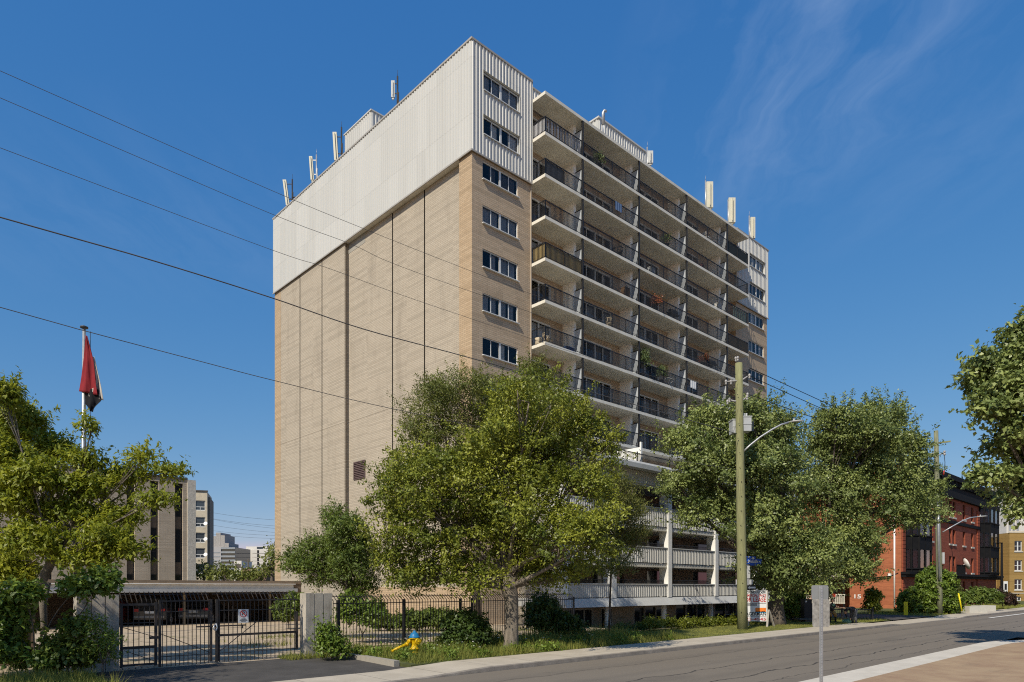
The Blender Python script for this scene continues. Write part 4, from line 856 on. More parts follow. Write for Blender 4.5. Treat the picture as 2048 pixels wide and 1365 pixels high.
def dish(pos, rad, label, rot, mount=None, group=None):
    r = thing('satellite_dish', label, 'satellite dish', pos, rot, group)
    m = MB(); n = 16
    m.lathe([(.001,0),(rad*.5,rad*.08),(rad,rad*.3),(rad,rad*.33),(rad*.5,rad*.12),(.001,.03)], n=n); o = m.build('reflector', WHITEP, r); o.rotation_euler = (R(70),0,0)
    m = MB(); m.tube([(0,0,0),(0,-rad*.9,-rad*.2)], rad*.04, 5); m.tube([(0,.02,0),(0,rad*.6,-rad*.3)], rad*.07, 6); m.build('arm', GREYP, r)
for i, y in enumerate((1048, 1079, 1110)): dish(tuple(P(411.5, y, dC-.95)), .32, ('topmost', 'middle', 'lowest')[i]+' of three small white dishes on the cream block', 0, group='dishes stacked on the cream block')
# far towers
def block(name, label, px0, px1, pyt, d, mat, rows=6, depth=20, win=None, z0=0, cols=0, roof=None):
    x0, x1 = P(px0,0,d).x, P(px1,0,d).x; zt = P(0,pyt,d).z; r = thing(name, label, 'building', ((x0+x1)/2, d, 0), 0); w_ = (x1-x0)/2
    return r, w_, zt
FARW = pm('far_white', (.60,.57,.52), .8, .06); FARG = pm('far_grey', (.36,.35,.35), .8, .1); FGL = darkglass('far_glass', (.04,.05,.065))
r, w_, zt = block('grey_tower', 'distant grey stepped tower with glass corner bands', 420, 470, 1095, 330, FARG); q = 330/F
m = MB(); m.box(-w_, -w_+22*q, 0, 20, 0, zt); m.build('wall', FARG, r)
m = MB(); m.box(-w_+22.2*q, w_-.2, .6, 20, 0, zt); m.build('glazing', FGL, r)
m = MB()
for j in range(6): z = zt-j*8.2*q; m.box(-w_+22.2*q, w_, 0, .59, z-.9, z); m.box(-w_+2*q, -w_+20*q, -.15, -.02, z-1.2-1.5, z-.8-1.5)
m.build('floor_bands', pm('band_grey', (.25,.27,.29), .7), r)
m = MB(); zz_ = P(0,1066,330).z
for j, (pa, pb, pt) in enumerate(((420,428,1072),(428.2,437.5,1065),(437.7,446,1070),(446.2,454,1086))): m.box(P(pa,0,330).x-(P(445,0,330).x), P(pb,0,330).x-P(445,0,330).x, 2, 14, zt, P(0,pt,330).z)
m.build('stepped_top', pm('far_stone', (.33,.31,.29), .8), r)
r, w_, zt = block('white_tower', 'distant white apartment slab with balcony rows left of the tower wall', 483, 545, 1100, 360, FARW); q = 360/F
m = MB(); m.box(-w_, -w_+22*q, 0, 18, 0, zt); m.build('end_wall', FARW, r)
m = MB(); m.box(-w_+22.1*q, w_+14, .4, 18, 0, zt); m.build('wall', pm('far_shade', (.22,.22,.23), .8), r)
m = MB()
for j in range(6): z = zt-j*7.6*q; m.box(-w_+22.1*q, w_+14, -1.2, .39, z-.3, z-.1) ; m.box(-w_+22.1*q, -w_+33*q, -1.3, -1.1, z-1.3-.6, z-.31); m.box(-w_+37*q, w_+14, -1.3, -1.1, z-1.3-.6, z-.31)
m.build('balcony_rows', FARW, r)
m = MB(); m.box(-w_+6*q, w_+14, 2, 14, zt, P(0,1093,360).z); m.build('roof_storey', FARW, r)
m = MB(); m.box(-w_+28*q,-w_+40*q,1.9,1.99,zt+.6,zt+1.6); m.box(-w_+49*q,-w_+54*q,1.9,1.99,zt+.6,zt+1.6); m.build('roof_windows', FGL, r)
r, w_, zt = block('low_building', 'distant low pale building between the grey and white towers', 468, 483, 1122, 300, FARG); m = MB(); m.box(-w_,w_,0,12,0,zt); m.build('wall', FARW, r); m = MB(); m.box(-w_*.8,w_*.8,-.1,-.02,zt-3.2,zt-1.4); m.build('window_band', FGL, r)
tag(MB().add([(-500,900,0),(-180,900,0),(-180,1000,0),(-500,1000,0),(-440,950,30),(-330,955,44),(-215,950,32)], [(0,1,5,4),(1,6,5),(1,2,6),(2,3,4,5,6),(3,0,4)]).build('hill', pm('hill_green', (.10,.10,.06), .95, .3, .02)), kind='structure')
r = thing('house', 'brown gabled roof among trees beyond the carport', 'house', tuple(P(500,1175,130))[:2]+(0,), 0); q = 130/F
m = MB(); m.box(-30*q,26*q,0,8,0,2.8); m.build('wall', pm('house_wall', (.2,.13,.1), .9), r)
m = MB(); m.prism([(-.5,2.81),(8.5,2.81),(4,6.2)], 0, -32*q, 28*q); m.build('roof', pm('roof_brown', (.16,.095,.07), .9, .2, 3), r)
m = MB(); m.box(5*q,8*q,2,3,4.2,6.4); m.build('chimney', CONC, r)
m = MB(); p = P(496.5,1175,150); m.tube([(0,0,0),(0,0,P(0,1118,150).z)], .16, 8); m.bar((-1,0,P(0,1124,150).z),(1,0,P(0,1124,150).z),.12); tag(m.build('wooden_pole', BARK, None, (p.x,p.y,0)), 'small distant wooden pole in front of the white slab', 'pole')
for i, (ya, yb) in enumerate(((1025,1040),(1037,1052),(1038,1057),(1050,1065),(1061,1071),(1068,1077))):
    A_, B_ = P(422, ya, 190), P(550, yb, 190); dd = (B_-A_)/128; p0, p1 = A_-dd*60, B_+dd*60; pts = [(A_-dd*60).lerp(B_+dd*60, j/8)-Vector((0,0,.8*math.sin(math.pi*j/8)-.5)) for j in range(9)]
    c0 = pts[0]; m = MB(tuple(c0)); m.tube([tuple(p) for p in pts], .035, 4); tag(m.build('distant_power_line', INK, None, tuple(c0)), 'thin far power line crossing the sky gap, '+('topmost','second from top','third from top','fourth from top','fifth from top','lowest')[i]+' of six', 'power line', 'far power lines left of the tower')
# ---------------------------------------------------------------- utility poles, lamps and wires
POLEW = pm('pole_green_wood', (.235,.235,.115), .9, .22, 3.5, .5, 30, st=(5,5,.35), dirt=.8, dirtcol=(.07,.065,.035), dscale=9, dst=(5,5,.22))
INSUL = pm('porcelain', (.35,.34,.33), .3, .1)
p0 = G(1485.5, 1259.5, .146); dP = p0.y; kP = dP/F
r = thing('utility_pole', 'tall greenish wooden utility pole with transformer and lamp arm by the lease sign', 'utility pole', tuple(p0), 0)
top = P(1477.5, 727, dP) - p0; m = MB(); m.tube([tuple(Vector((0,0,-.2)).lerp(top, j/6)) for j in range(7)], [.275-.015*j for j in range(7)], 16); m.build('shaft', POLEW, r)
def rel(px, py, dd=dP): return P(px, py, dd)-p0
m = MB()
for j in range(16): y = 1225-j*29; c = rel(1485.5-.0149*(1259-y)+random.uniform(-4,4), y, dP-.25); m.tube([tuple(c), tuple(c+Vector((0,-.03,0)))], .022, 6)
m.build('peg', INK, r)
m = MB(); ta, tb = rel(1466, 838), rel(1478, 868)
for (xa, xb, ya, yb, yo) in ((1465.5,1473,840,866,.15),(1484.5,1503,834,862,-.1)):
    A_, B_ = rel(xa, ya, dP+yo), rel(xb, yb, dP+yo); m.box(A_.x, B_.x, A_.y, A_.y+.62, B_.z, A_.z); m.box(A_.x-.03,B_.x+.03,A_.y-.03,A_.y+.65,A_.z,A_.z+.05); m.box(A_.x-.015,B_.x+.015,A_.y-.02,A_.y-.001,(A_.z+B_.z)/2-.03,(A_.z+B_.z)/2+.03)
c = rel(1504, 840); m.add([(c.x-.0,c.y-.1,c.z-.62),(c.x+.14,c.y+.2,c.z-.56),(c.x+.14,c.y+.2,c.z),(c.x,c.y-.1,c.z)], [(0,1,2,3)])
for xx in (1489, 1494): c = rel(xx, 836); m.lathe([(.05,0),(.07,.08),(.04,.1),(.06,.2),(.02,.22)], (c.x, c.y+.1, c.z+.05), 8)
m.build('transformer', pm('transformer_grey', (.40,.415,.42), .45, .12, 2, dirt=.2), r)
# insulator brackets
for (pts, ins) in (([(1478,764),(1488,758),(1498,751)], [(1499,751),(1484,752)]), ([(1476,762),(1462,763),(1453,764)], [(1452,763),(1462,763)]),
                   ([(1479,801),(1470,803),(1458,800)], [(1459,799),(1455,803)]), ([(1479,804),(1488,799),(1494,794)], [(1495,789),(1494,794)]), ([(1476,735),(1473.5,730)], [(1471.5,717),(1475.5,716)])):
    m = MB(); m.tube([tuple(rel(a, b, dP+.1*(i-1))) for i, (a, b) in enumerate(pts)], .04, 6)
    for a, b in ins: q = rel(a, b); m.ball(tuple(q), (.07,.07,.09), 8, 6); m.ball((q.x, q.y, q.z-.12), (.055,.055,.07), 8, 6)
    m.build('insulator_bracket', INSUL, r)
def lamp_arm(root, rl, pts, head, rad=.05, dd=0):
    m = MB(); m.tube([tuple(rl(*p)) for p in pts], rad, 8); a = m.build('lamp_arm', GALV, root)
    A_, B_ = rl(*head[0]), rl(*head[1]); dv = B_-A_; m = MB(); ws = [.05,.14,.17,.15,.05]
    for i, q in enumerate(ws): pass
    m.add([tuple(A_+dv*(i/4)+Vector((0,sy*q,sz*q*.28+.02))) for i, q in enumerate(ws) for sy, sz in ((-1,-.2),(-.6,1),(.6,1),(1,-.2),(0,-1))], [(i*5+j, i*5+(j+1)%5, (i+1)*5+(j+1)%5, (i+1)*5+j) for i in range(4) for j in range(5)]+[(4,3,2,1,0),(20,21,22,23,24)], True)
    c = A_+dv*.35; m.lathe([(.05,.04),(.05,.15),(.03,.17)], tuple(c), 8); m.build('lamp_head', GREYP, a); return a
lamp_arm(r, rel, [(1484,906),(1500,891),(1520,875),(1545,859),(1562,850),(1578,845)], ((1577,845),(1608,842.5)))
# wires in the plane of the pole line
ap, bp = AB(p0.x, p0.y); WIREM = pm('wire_grey', (.09,.085,.08), .6)
def wire(pts, label, rad=.016, b2=None, cat='power line', group='power lines running to the utility pole', ext=(0,0)):
    """pts: pixels; the wire hangs in the vertical plane of the pole line."""
    q = []
    for px, py in pts:
        a = av(px, bp); q.append(Vector(W(a, bp, zv(py, a, bp))))
    if ext[0]: d_ = (q[0]-q[1]).normalized(); q.insert(0, q[0]+d_*ext[0])
    # smooth through the points
    o = []
    for i in range(len(q)-1):
        p_1, p_2 = q[max(i-1,0)], q[min(i+2,len(q)-1)]; n = 6
        for j in range(n):
            t_ = j/n; A_, B_ = q[i], q[i+1]; mA, mB = (B_-p_1)/2, (p_2-A_)/2
            o.append(A_*(2*t_**3-3*t_**2+1)+mA*(t_**3-2*t_**2+t_)+B_*(-2*t_**3+3*t_**2)+mB*(t_**3-t_**2))
    o.append(q[-1]); c = o[len(o)//2]
    m = MB(tuple(c)); m.tube([tuple(p) for p in o], rad, 5); return tag(m.build('power_line', WIREM, None, tuple(c)), label, cat, group)
wire([(0,142),(540,380),(728,458),(943,543),(1200,641),(1472,750)], 'topmost power line crossing the sky at the left', .0065, ext=(14,0))
wire([(0,196),(540,427),(698,487),(785,527),(943,584),(1200,672),(1472,757)], 'second power line from the top in the left sky', .0065, ext=(14,0))
wire([(0,296),(540,499),(651,535),(785,584),(943,638),(1200,722),(1472,801)], 'middle of the five power lines in the left sky', .0065, ext=(14,0))
wire([(0,435),(300,520),(540,595),(728,659),(943,717),(1200,790),(1474,868)], 'thick dark power line, fourth from the top in the left sky', .016, ext=(14,0))
wire([(0,615),(165,661),(400,723),(550,762),(785,818),(1100,880),(1474,940)], 'lowest power line, passing the flagpole top', .010, ext=(14,0))
# second pole
d2 = 58.0; p2 = Vector((P(1880,0,d2).x, d2, .1)); 
r = thing('utility_pole', 'farther wooden utility pole with grey conduit in front of the red brick building', 'utility pole', tuple(p2), 0)
def rel2(px, py, dd=d2): return P(px, py, dd)-p2
t2 = rel2(1872, 862); m = MB(); m.tube([tuple(Vector((0,0,-.2)).lerp(t2, j/6)) for j in range(7)], [.24-.012*j for j in range(7)], 14); m.build('shaft', pm('pole_grey_wood', (.20,.205,.13), .9, .3, 3, .5, 30, st=(4,4,.4)), r)
m = MB(); m.tube([tuple(rel2(1878.5,1160,d2-.27)), tuple(rel2(1877,1060,d2-.27)), tuple(rel2(1876,988,d2-.25))], .10, 8); m.build('conduit', GALV, r)
m = MB(); m.bar(tuple(rel2(1847,891,d2+.3)), tuple(rel2(1901,883,d2-.3)), .12); m.build('crossarm', POLEW, r)
m = MB(); m.tube([tuple(rel2(1873,909)), tuple(rel2(1861,914)), tuple(rel2(1852,911))], .05, 5); m.tube([tuple(rel2(1874,911)), tuple(rel2(1884,908)), tuple(rel2(1889,905))], .05, 5)
for a, b in ((1852,913),(1852,905),(1863,913),(1889,904),(1889,909),(1867,908)): m.ball(tuple(rel2(a,b)), .11, 8, 6)
m.build('insulator_bracket', INSUL, r)
m = MB(); m.tube([tuple(rel2(*p)) for p in ((1888,906),(1890,925),(1889,945),(1884,957))], .025, 5); m.tube([tuple(rel2(*p)) for p in ((1886,950),(1890,1000),(1898,1060),(1916,1188))], .02, 5); m.build('guy_wire', INK, r)
m = MB(); c = rel2(1887,950); m.tube([tuple(c), tuple(c+Vector((.05,0,.35)))], .06, 6); m.build('red_marker', SIGNR, r)
m = MB(); A_ = rel2(1885.5,1116,d2-.1); m.box(A_.x-.08,A_.x+.1,A_.y-.1,A_.y+.1,A_.z-.5,A_.z+.45); m.build('meter_box', GREYP, r)
lamp_arm(r, rel2, [(1885,1065),(1905,1053),(1925,1042),(1940,1036),(1955,1034)], ((1953,1034.5),(1975,1033)))
def wire2(A_, B_, sag, label):
    pts = [A_.lerp(B_, j/14)-Vector((0,0,sag*math.sin(math.pi*j/14))) for j in range(15)]; c = pts[7]; m = MB(tuple(c)); m.tube([tuple(p) for p in pts], .02, 5); tag(m.build('power_line', INK, None, tuple(c)), label, 'power line', 'power lines between the two poles')
wire2(P(1499,736,dP), P(1847,889,d2), .12, 'upper thin wire leaving the tower edge toward the right')
wire2(P(1494,750,dP), P(1853,905,d2), .12, 'middle thin wire leaving the tower edge toward the right')
wire2(P(1496,789,dP), P(1866,913,d2), .12, 'lowest thin wire leaving the tower edge toward the right')
# ---------------------------------------------------------------- signs by the pole
BLUE = pm('sign_blue', (.012,.085,.50), .45, .08)
ds = 39.6; pz = Vector((P(1496,0,ds).x, ds, .14)); r = thing('street_sign', 'blue Metcalfe street name sign on a grey post with one way arrow', 'street sign', tuple(pz), 0)
rs = lambda px, py, dd=ds: P(px, py, dd)-pz; ks = ds/F
m = MB(); m.box(-.075,.075,.02,.09,-.1,rs(0,1121).z); m.build('post', GALV, r)
m = MB(); q = rs(1494.5,1163); m.box(-.11+rs(1499,0).x*0, .12, -.01,.018,rs(0,1157).z,rs(0,1132).z); m.build('back_plate', GREYP, r)
A_, B_ = rs(1489.5,1128), rs(1522.5,1118); m = MB(); m.box(A_.x,B_.x,-.05,-.03,A_.z-.02,B_.z); m.box(rs(1500,0).x,rs(1515,0).x,-.05,-.03,A_.z-.1,A_.z-.021); bl = m.build('name_blade', BLUE, r)
text(bl, 'Metcalfe', ((A_.x+B_.x)/2,-.052,(A_.z+B_.z)/2-.01), (R(90),0,0), .26, SIGNW, .56); text(bl, 'rue', (A_.x+.12,-.052,(A_.z+B_.z)/2-.05), (R(90),0,0), .1, SIGNW); text(bl, 'St.', (B_.x-.11,-.052,(A_.z+B_.z)/2-.03), (R(90),0,0), .1, SIGNW)
A_, B_ = rs(1490.5,1117.6), rs(1511,1113.4); m = MB(); m.box(A_.x,B_.x,-.03,-.015,A_.z,B_.z); m.build('cross_blade', BLUE, r)
m = MB()
for a, b, rr in ((1496.5,1114.5,.05),(1505.5,1117,.075)): q = rs(a,b); m.tube([(q.x,-.06,q.z),(q.x,-.052,q.z)], rr, 14)
m.build('crest_disc', SIGNW, r)
A_, B_ = rs(1472,1169), rs(1506.5,1159.5); m = MB(); m.box(A_.x,B_.x,.03,.045,A_.z,B_.z); m.build('sign_back', GREYP, r)
A_, B_ = rs(1485,1180.3), rs(1502,1171); ow_ = thing('one_way_sign', 'small black one way sign with white arrow pointing left beside the pole', 'sign', (pz.x+(A_.x+B_.x)/2, ds-.8, .14+A_.z), 0); hx = (B_.x-A_.x)/2; hz = B_.z-A_.z
m = MB(); m.box(-hx,hx,-.008,.008,0,hz); m.build('panel', INK, ow_)
m = MB(); m.add([(-hx*.9,-.012,hz/2),(-hx*.45,-.012,hz*.12),(-hx*.45,-.012,hz*.32),(hx*.9,-.012,hz*.32),(hx*.9,-.012,hz*.68),(-hx*.45,-.012,hz*.68),(-hx*.45,-.012,hz*.88)], [tuple(range(7))]); m.build('arrow', SIGNW, ow_)
m = MB(); m.box(-.03,.03,.009,.9,hz*.4,hz*.6); m.build('bracket', GALV, ow_)
# lease board
dl = 39.3; c0 = P(1510, 1260, dl); yaw = R(-8)
r = thing('lease_sign', 'large white for lease board with red lettering on a wooden prop', 'sign', (c0.x, c0.y, .14), yaw)
ls = lambda px, py: ((px-1510)*dl/F, CAMH+(HY-py)/F*dl-.14)
xL_, _ = ls(1480,0); xR_, _ = ls(1532.3,0); _, zT_ = ls(0,1181.5); _, zB_ = ls(0,1243)
m = MB(); m.box(xL_, xR_, -.02, .02, zB_, zT_); m.build('board', SIGNW, r)
m = MB(); m.box(xR_, xR_+.06, -.03, .05, zB_-.02, zT_+.02); m.box(xL_, xR_, .021, .06, zT_-.05, zT_); m.build('edge', pm('wood_grey', (.33,.30,.25), .9, .2, 6), r)
mid = (ls(1494,0)[0]+xR_)/2
TX = lambda body, py, size, mat, w_, x=mid: text(r, body, (x, -.024, ls(0,py)[1]), (R(90),0,0), size, mat, w_)
xw = xR_-.04
def TR(body, py, size, mat, wfull): text(r, body, (xw-wfull/2, -.024, ls(0,py)[1]), (R(90),0,0), size, mat, wfull)
TR('GROUND FLOOR', 1185.2, .19, INK, 1.28); TR('COMMERCIAL SPACE', 1191.6, .21, SIGNR, 1.36); TR('FOR LEASE', 1200.4, .36, SIGNR, 1.30)
TR('AGERMAN', 1228.5, .27, INK, 1.12); TR('23-4545', 1239, .22, SIGNR, 1.12)
m = MB(); m.box(xR_-.5, xR_-.03, -.024, -.021, ls(0,1208)[1], ls(0,1206)[1]); m.box(xR_-1.15, xR_-.53, -.024, -.021, ls(0,1212.5)[1], ls(0,1206)[1]); m.box(xR_-1.12, xR_-.03, -.024, -.021, ls(0,1234)[1], ls(0,1233)[1]); m.build('small_print', pm('print_grey', (.30,.29,.28), .7, .3, 20), r)
m = MB(); za, zb = ls(0,1225)[1], ls(0,1216)[1]; xa, xb = ls(1510.5,0)[0], ls(1531,0)[0]; m.box(xa,xb,-.025,-.021,za,zb); m.build('orange_panel', pm('sunset_orange', (.75,.19,.02), .6, .2, 3), r)
m = MB(); sk = [(xa+(xb-xa)*i/14, za+.02+.06*random.random()) for i in range(15)]; m.add([(xa,-.028,za)]+[(x,-.028,z) for x, z in sk]+[(xb,-.028,za)], [tuple(range(17))]); m.build('skyline_shape', INK, r)
m = MB(); m.box(xa,xb,-.027,-.0255,za-.03,za-.001); m.build('blue_line', pm('line_blue', (.05,.35,.6), .6), r)
m = MB(); A_ = ls(1536,1220); 
for (px, y_) in ((1529.5,-.45),(1548.5,.25),(1535,-.02)): B_ = ls(px,1260.5); m.bar((A_[0]+(.02 if px > 1540 else 0),.02,A_[1]),(B_[0],y_,0),.11,.05)
m.bar((xL_+.3,.05,0),(xL_+.3,.05,zT_-.2),.09,.05); m.build('prop', pm('wood_grey', (.33,.30,.25)), r)
# back of the traffic sign
dt = 13.0; q = P(1642.5,0,dt); r = thing('traffic_sign', 'plain grey back of a traffic sign on a perforated steel post', 'traffic sign', (q.x, dt, .126), R(-3)); tz = lambda py: CAMH+(HY-py)/F*dt-.126
tx = lambda px: (px-1642.5)*dt/F
def plate(x0, x1, z0, z1, y, mat, nm):
    rr = .035; pts = []
    for cx, cz, q0 in ((x1-rr,z1-rr,0),(x0+rr,z1-rr,90),(x0+rr,z0+rr,180),(x1-rr,z0+rr,270)):
        for j in range(5): a_ = R(q0+22.5*j); pts.append((cx+rr*math.cos(a_), cz+rr*math.sin(a_)))
    m = MB(); m.prism(pts, 1, y, y+.003); m.build(nm, mat, r)
ALU = pm('aluminium_weathered', (.30,.29,.265), .5, .4, 14, metal=.35, spec=.5, dirt=.5, dirtcol=(.48,.46,.42), dscale=30, dst=(1.5,1,.6))
plate(tx(1624.3), tx(1657.5), tz(1199.8), tz(1171), .024, pm('plate_grey', (.20,.21,.215), .5, .08, 3), 'upper_plate'); plate(tx(1626), tx(1659.8), tz(1254.5), tz(1199), .02, ALU, 'lower_plate')
m = MB(); zt_ = tz(1171.5); w2 = .034; m.prism([(-w2,.0),(-w2+.012,.0),(-.012,-.03),(.012,-.03),(w2-.012,0),(w2,0),(w2,.004),(w2-.014,.004),(.014,-.025),(-.014,-.025),(-w2+.014,.004),(-w2,.004)], 2, -.05, zt_); m.build('post', GALV, r)
m = MB()
for j in range(int(zt_/.05)): m.tube([(0,-.0305,.03+.05*j),(0,-.0312,.03+.05*j)], .0055, 8)
m.build('holes', INK, r)
# ---------------------------------------------------------------- hydrant
YEL = pm('hydrant_yellow', (.62,.40,.006), .4, .1, 5, dirt=.6, dirtcol=(.22,.12,.02), dscale=9); HBL = pm('hydrant_blue', (.02,.17,.36), .4, .1)
hp = G(829, 1311, .15); hp.z = .13
r = thing('fire_hydrant', 'yellow fire hydrant with blue bonnet on the weedy verge', 'fire hydrant', tuple(hp), R(20))
m = MB(); m.lathe([(.17,0),(.17,.05),(.12,.06),(.115,.20),(.16,.22),(.16,.26),(.11,.28),(.115,.40),(.135,.46),(.135,.56),(.18,.57),(.18,.60)], n=22); m.build('barrel', YEL, r)
m = MB(); m.lathe([(.19,.601),(.19,.63),(.155,.65),(.145,.70),(.10,.76),(.045,.785),(.045,.83),(.02,.84)], n=22); m.build('bonnet', HBL, r)
for nm, dv, rd, ln in (('pumper_nozzle',(.35,-.94),.085,.25),('hose_nozzle',(.95,.3),.06,.24),('hose_nozzle',(-.95,-.3),.06,.24)):
    m = MB(); d_ = Vector((dv[0],dv[1],0)).normalized(); c = Vector((0,0,.49)); m.tube([tuple(c), tuple(c+d_*ln*.7), tuple(c+d_*ln*.7), tuple(c+d_*ln)], [rd*.8,rd*.8,rd*1.2,rd*1.15], 16); m.tube([tuple(c+d_*ln), tuple(c+d_*(ln+.04))], rd*.4, 5); m.build(nm, YEL, r)
m = MB()
for z, rr in ((.03,.15),(.24,.145),(.585,.165)):
    for j in range(8): q = j*math.pi/4; m.tube([(rr*math.cos(q),rr*math.sin(q),z-.015),(rr*math.cos(q),rr*math.sin(q),z+.045)], .014, 6)
m.build('bolts', pm('bolt_rust', (.22,.13,.05), .7), r)
m = MB(); A_, B_ = P(816,1288,hp.y-.05)-hp, P(783,1303,hp.y-.35)-hp
o = MB(); o.tube([(0,0,0), tuple(B_-A_)], [.055,.05], 12); o.tube([(0,0,0), tuple((B_-A_)*.12)], .07, 12)
tag(o.build('marker_pole', YEL, None, tuple(hp+A_)), 'yellow marker pole slanting down to the grass from the hydrant', 'marker pole')
# ---------------------------------------------------------------- verge furniture on the right
r = thing('black_fence', 'low black metal fence behind the bending person', 'fence', (P(1560,0,46.5).x, 46.5, .1), 0); x0 = P(1560,0,46.5).x; z_ = lambda y: P(0,y,46.5).z-.1
Lf = P(1745,0,46.5).x-x0; m = MB(); m.box(0,Lf,-.03,.03,z_(1220.5),z_(1218.5)); m.box(0,Lf,-.02,.02,.1,.14); n = int(Lf/.13)
for j in range(n): x = Lf*j/n; m.box(x-.01,x+.01,-.01,.01,.141,z_(1220.6))
m.build('bars', BLACK_METAL, r)
for x in (0, Lf*.34, Lf*.67, Lf): m = MB(); m.box(x-.05,x+.05,-.055,.055,-.1,z_(1215.5)); m.build('post', BLACK_METAL, r)
dk = 44.0; r = thing('kiosk', 'black cabinet on a stone ledge behind the traffic sign', 'cabinet', (P(1615,0,dk).x, dk, .1), 0); kx = lambda px: P(px,0,dk).x-P(1615,0,dk).x; kz = lambda y: P(0,y,dk).z-.1
m = MB(); m.box(kx(1609),kx(1624),0,.6,kz(1237),kz(1200)); m.box(kx(1608.4),kx(1624.6),-.03,.63,kz(1200),kz(1198.8)); m.build('cabinet', BLACK_METAL, r); m = MB(); m.box(kx(1610.5),kx(1613.5),-.02,-.002,kz(1205),kz(1202)); m.build('notice', SIGNW, r)
m = MB(); m.box(kx(1597),kx(1632),-.25,.8,kz(1236.9)-.1,kz(1236.9)); m.box(kx(1609),kx(1632),-.15,.8,-.1,kz(1236.9)-.101); m.build('ledge', pm('ledge_stone', (.10,.10,.095), .9, .2), r)
# ---------------------------------------------------------------- people
SKIN = pm('skin', (.36,.20,.13), .6, .08); CL_D = pm('cloth_dark', (.022,.022,.024), .9, .2, 8); CL_J = pm('cloth_jeans', (.10,.105,.115), .9, .2, 8); CL_T = pm('cloth_tan', (.42,.24,.07), .9, .15, 6); CL_G = pm('cloth_green', (.10,.20,.14), .9, .15); HAIR = pm('hair_dark', (.02,.015,.012), .8)
def figure(name, label, pos, rot, J, edges, mat_body, extra):
    r = thing(name, label, 'person', pos, rot); vs = [j[0] for j in J]; me = bpy.data.meshes.new('body'); me.from_pydata(vs, edges, []); me.update()
    o = put('body', me, r); md = o.modifiers.new('skin', 'SKIN'); sv = me.skin_vertices[0].data
    for i, j in enumerate(J): sv[i].radius = (j[1], j[1]*(j[2] if len(j) > 2 else 1)); sv[i].use_root = (i == 0)
    o.modifiers.new('sub', 'SUBSURF').levels = 2; o.modifiers['sub'].render_levels = 2; me.materials.append(mat_body)
    for nm, mb, mt in extra: mb.build(nm, mt, r)
def head(c, rr=.105, hairback=(0,.03,.03), face=(0,-1,0)):
    m = MB(); m.ball(c, (rr*.85, rr*.95, rr*1.2), 14, 10); f = Vector(face); cv = Vector(c); u_ = f.orthogonal() if abs(f.z) > .9 else f.cross(Vector((0,0,1))).normalized()
    m.ball(tuple(cv+f*rr*.95), (.02,.02,.03), 6, 5); 
    for s_ in (-1,1): m.ball(tuple(cv+u_*s_*rr*.85), (.02,.03,.035), 6, 5)
    e = MB()
    for s_ in (-1,1): e.ball(tuple(cv+f*rr*.88+u_*s_*.035+Vector((0,0,.02))), .012, 6, 5)
    hb = MB(); hb.ball((c[0]+hairback[0], c[1]+hairback[1], c[2]+hairback[2]), (rr*.98, rr*1.02, rr*1.1), 14, 10)
    return m, e, hb
def hand(m, c, d_, s_=1):
    c, d_ = Vector(c), Vector(d_).normalized(); q = d_.orthogonal().normalized(); m.tube([tuple(c), tuple(c+d_*.05), tuple(c+d_*.09)], [.03,.042,.038], 8)
    for i, l in enumerate((.07,.085,.08,.06)): a = c+d_*.085+q*(i-1.5)*.02; m.tube([tuple(a), tuple(a+d_*l*.6), tuple(a+d_*l+Vector((0,0,-.012)))], [.011,.010,.008], 6)
    a = c+d_*.03+q*.035*s_; m.tube([tuple(a), tuple(a+q*.03*s_+d_*.03), tuple(a+q*.03*s_+d_*.06)], [.012,.011,.009], 6)
# bending man, seen from the side, head down toward the bag in front of him
pb = G(1707, 1248.5, .1); 
J = [((0,0,.88),.15,1.1),((-.12,0,1.0),.16,1.15),((-.32,0,1.02),.18,1.2),((-.48,0,.93),.12),((-.58,0,.84),.06),
     ((.02,.1,.82),.105),((.0,.12,.46),.075),((.06,.12,.08),.05),((-.06,.12,.04),.045),((.02,-.1,.82),.105),((.03,-.13,.46),.075),((.10,-.13,.08),.05),((-.02,-.13,.04),.045),
     ((-.42,.2,.90),.07),((-.42,.22,.62),.048),((-.38,.16,.40),.036),((-.42,-.2,.90),.07),((-.44,-.22,.62),.048),((-.40,-.14,.40),.036)]
E = [(0,1),(1,2),(2,3),(3,4),(0,5),(5,6),(6,7),(7,8),(0,9),(9,10),(10,11),(11,12),(2,13),(13,14),(14,15),(2,16),(16,17),(17,18)]
hm, he, hh = head((-.66,0,.76), .105, (.02,0,.05), (-.7,0,-.7)); hd = MB(); hand(hd, (-.38,.16,.40), (.05,-.1,-1)); hand(hd, (-.40,-.14,.40), (.05,.1,-1), -1)
tr = MB()
for y in (.11,-.12): tr.tube([(.02,y,.93),(.02,y,.80),(.01,y*1.1,.46),(.08,y*1.1,.09)], [.15,.125,.095,.07], 12)
figure('person', 'person in dark jacket and grey jeans bending down over a bag by the fence', (pb.x, pb.y, .1), R(20), J, E, CL_D, [('head', hm, SKIN), ('hair', hh, HAIR), ('hands', hd, SKIN), ('jeans', tr, CL_J)])
m = MB(); m.ball((0,0,.17), (.30,.2,.17), 12, 8); m.ball((.1,-.02,.28), (.12,.1,.1), 8, 6); m.tube([(-.15,0,.28),(-.1,0,.42),(.05,0,.42),(.1,0,.28)], .015, 5); tag(m.build('bag', CL_G, None, (pb.x-.45, pb.y-.05, .1)), 'pale green bag on the ground under the bending person', 'bag')
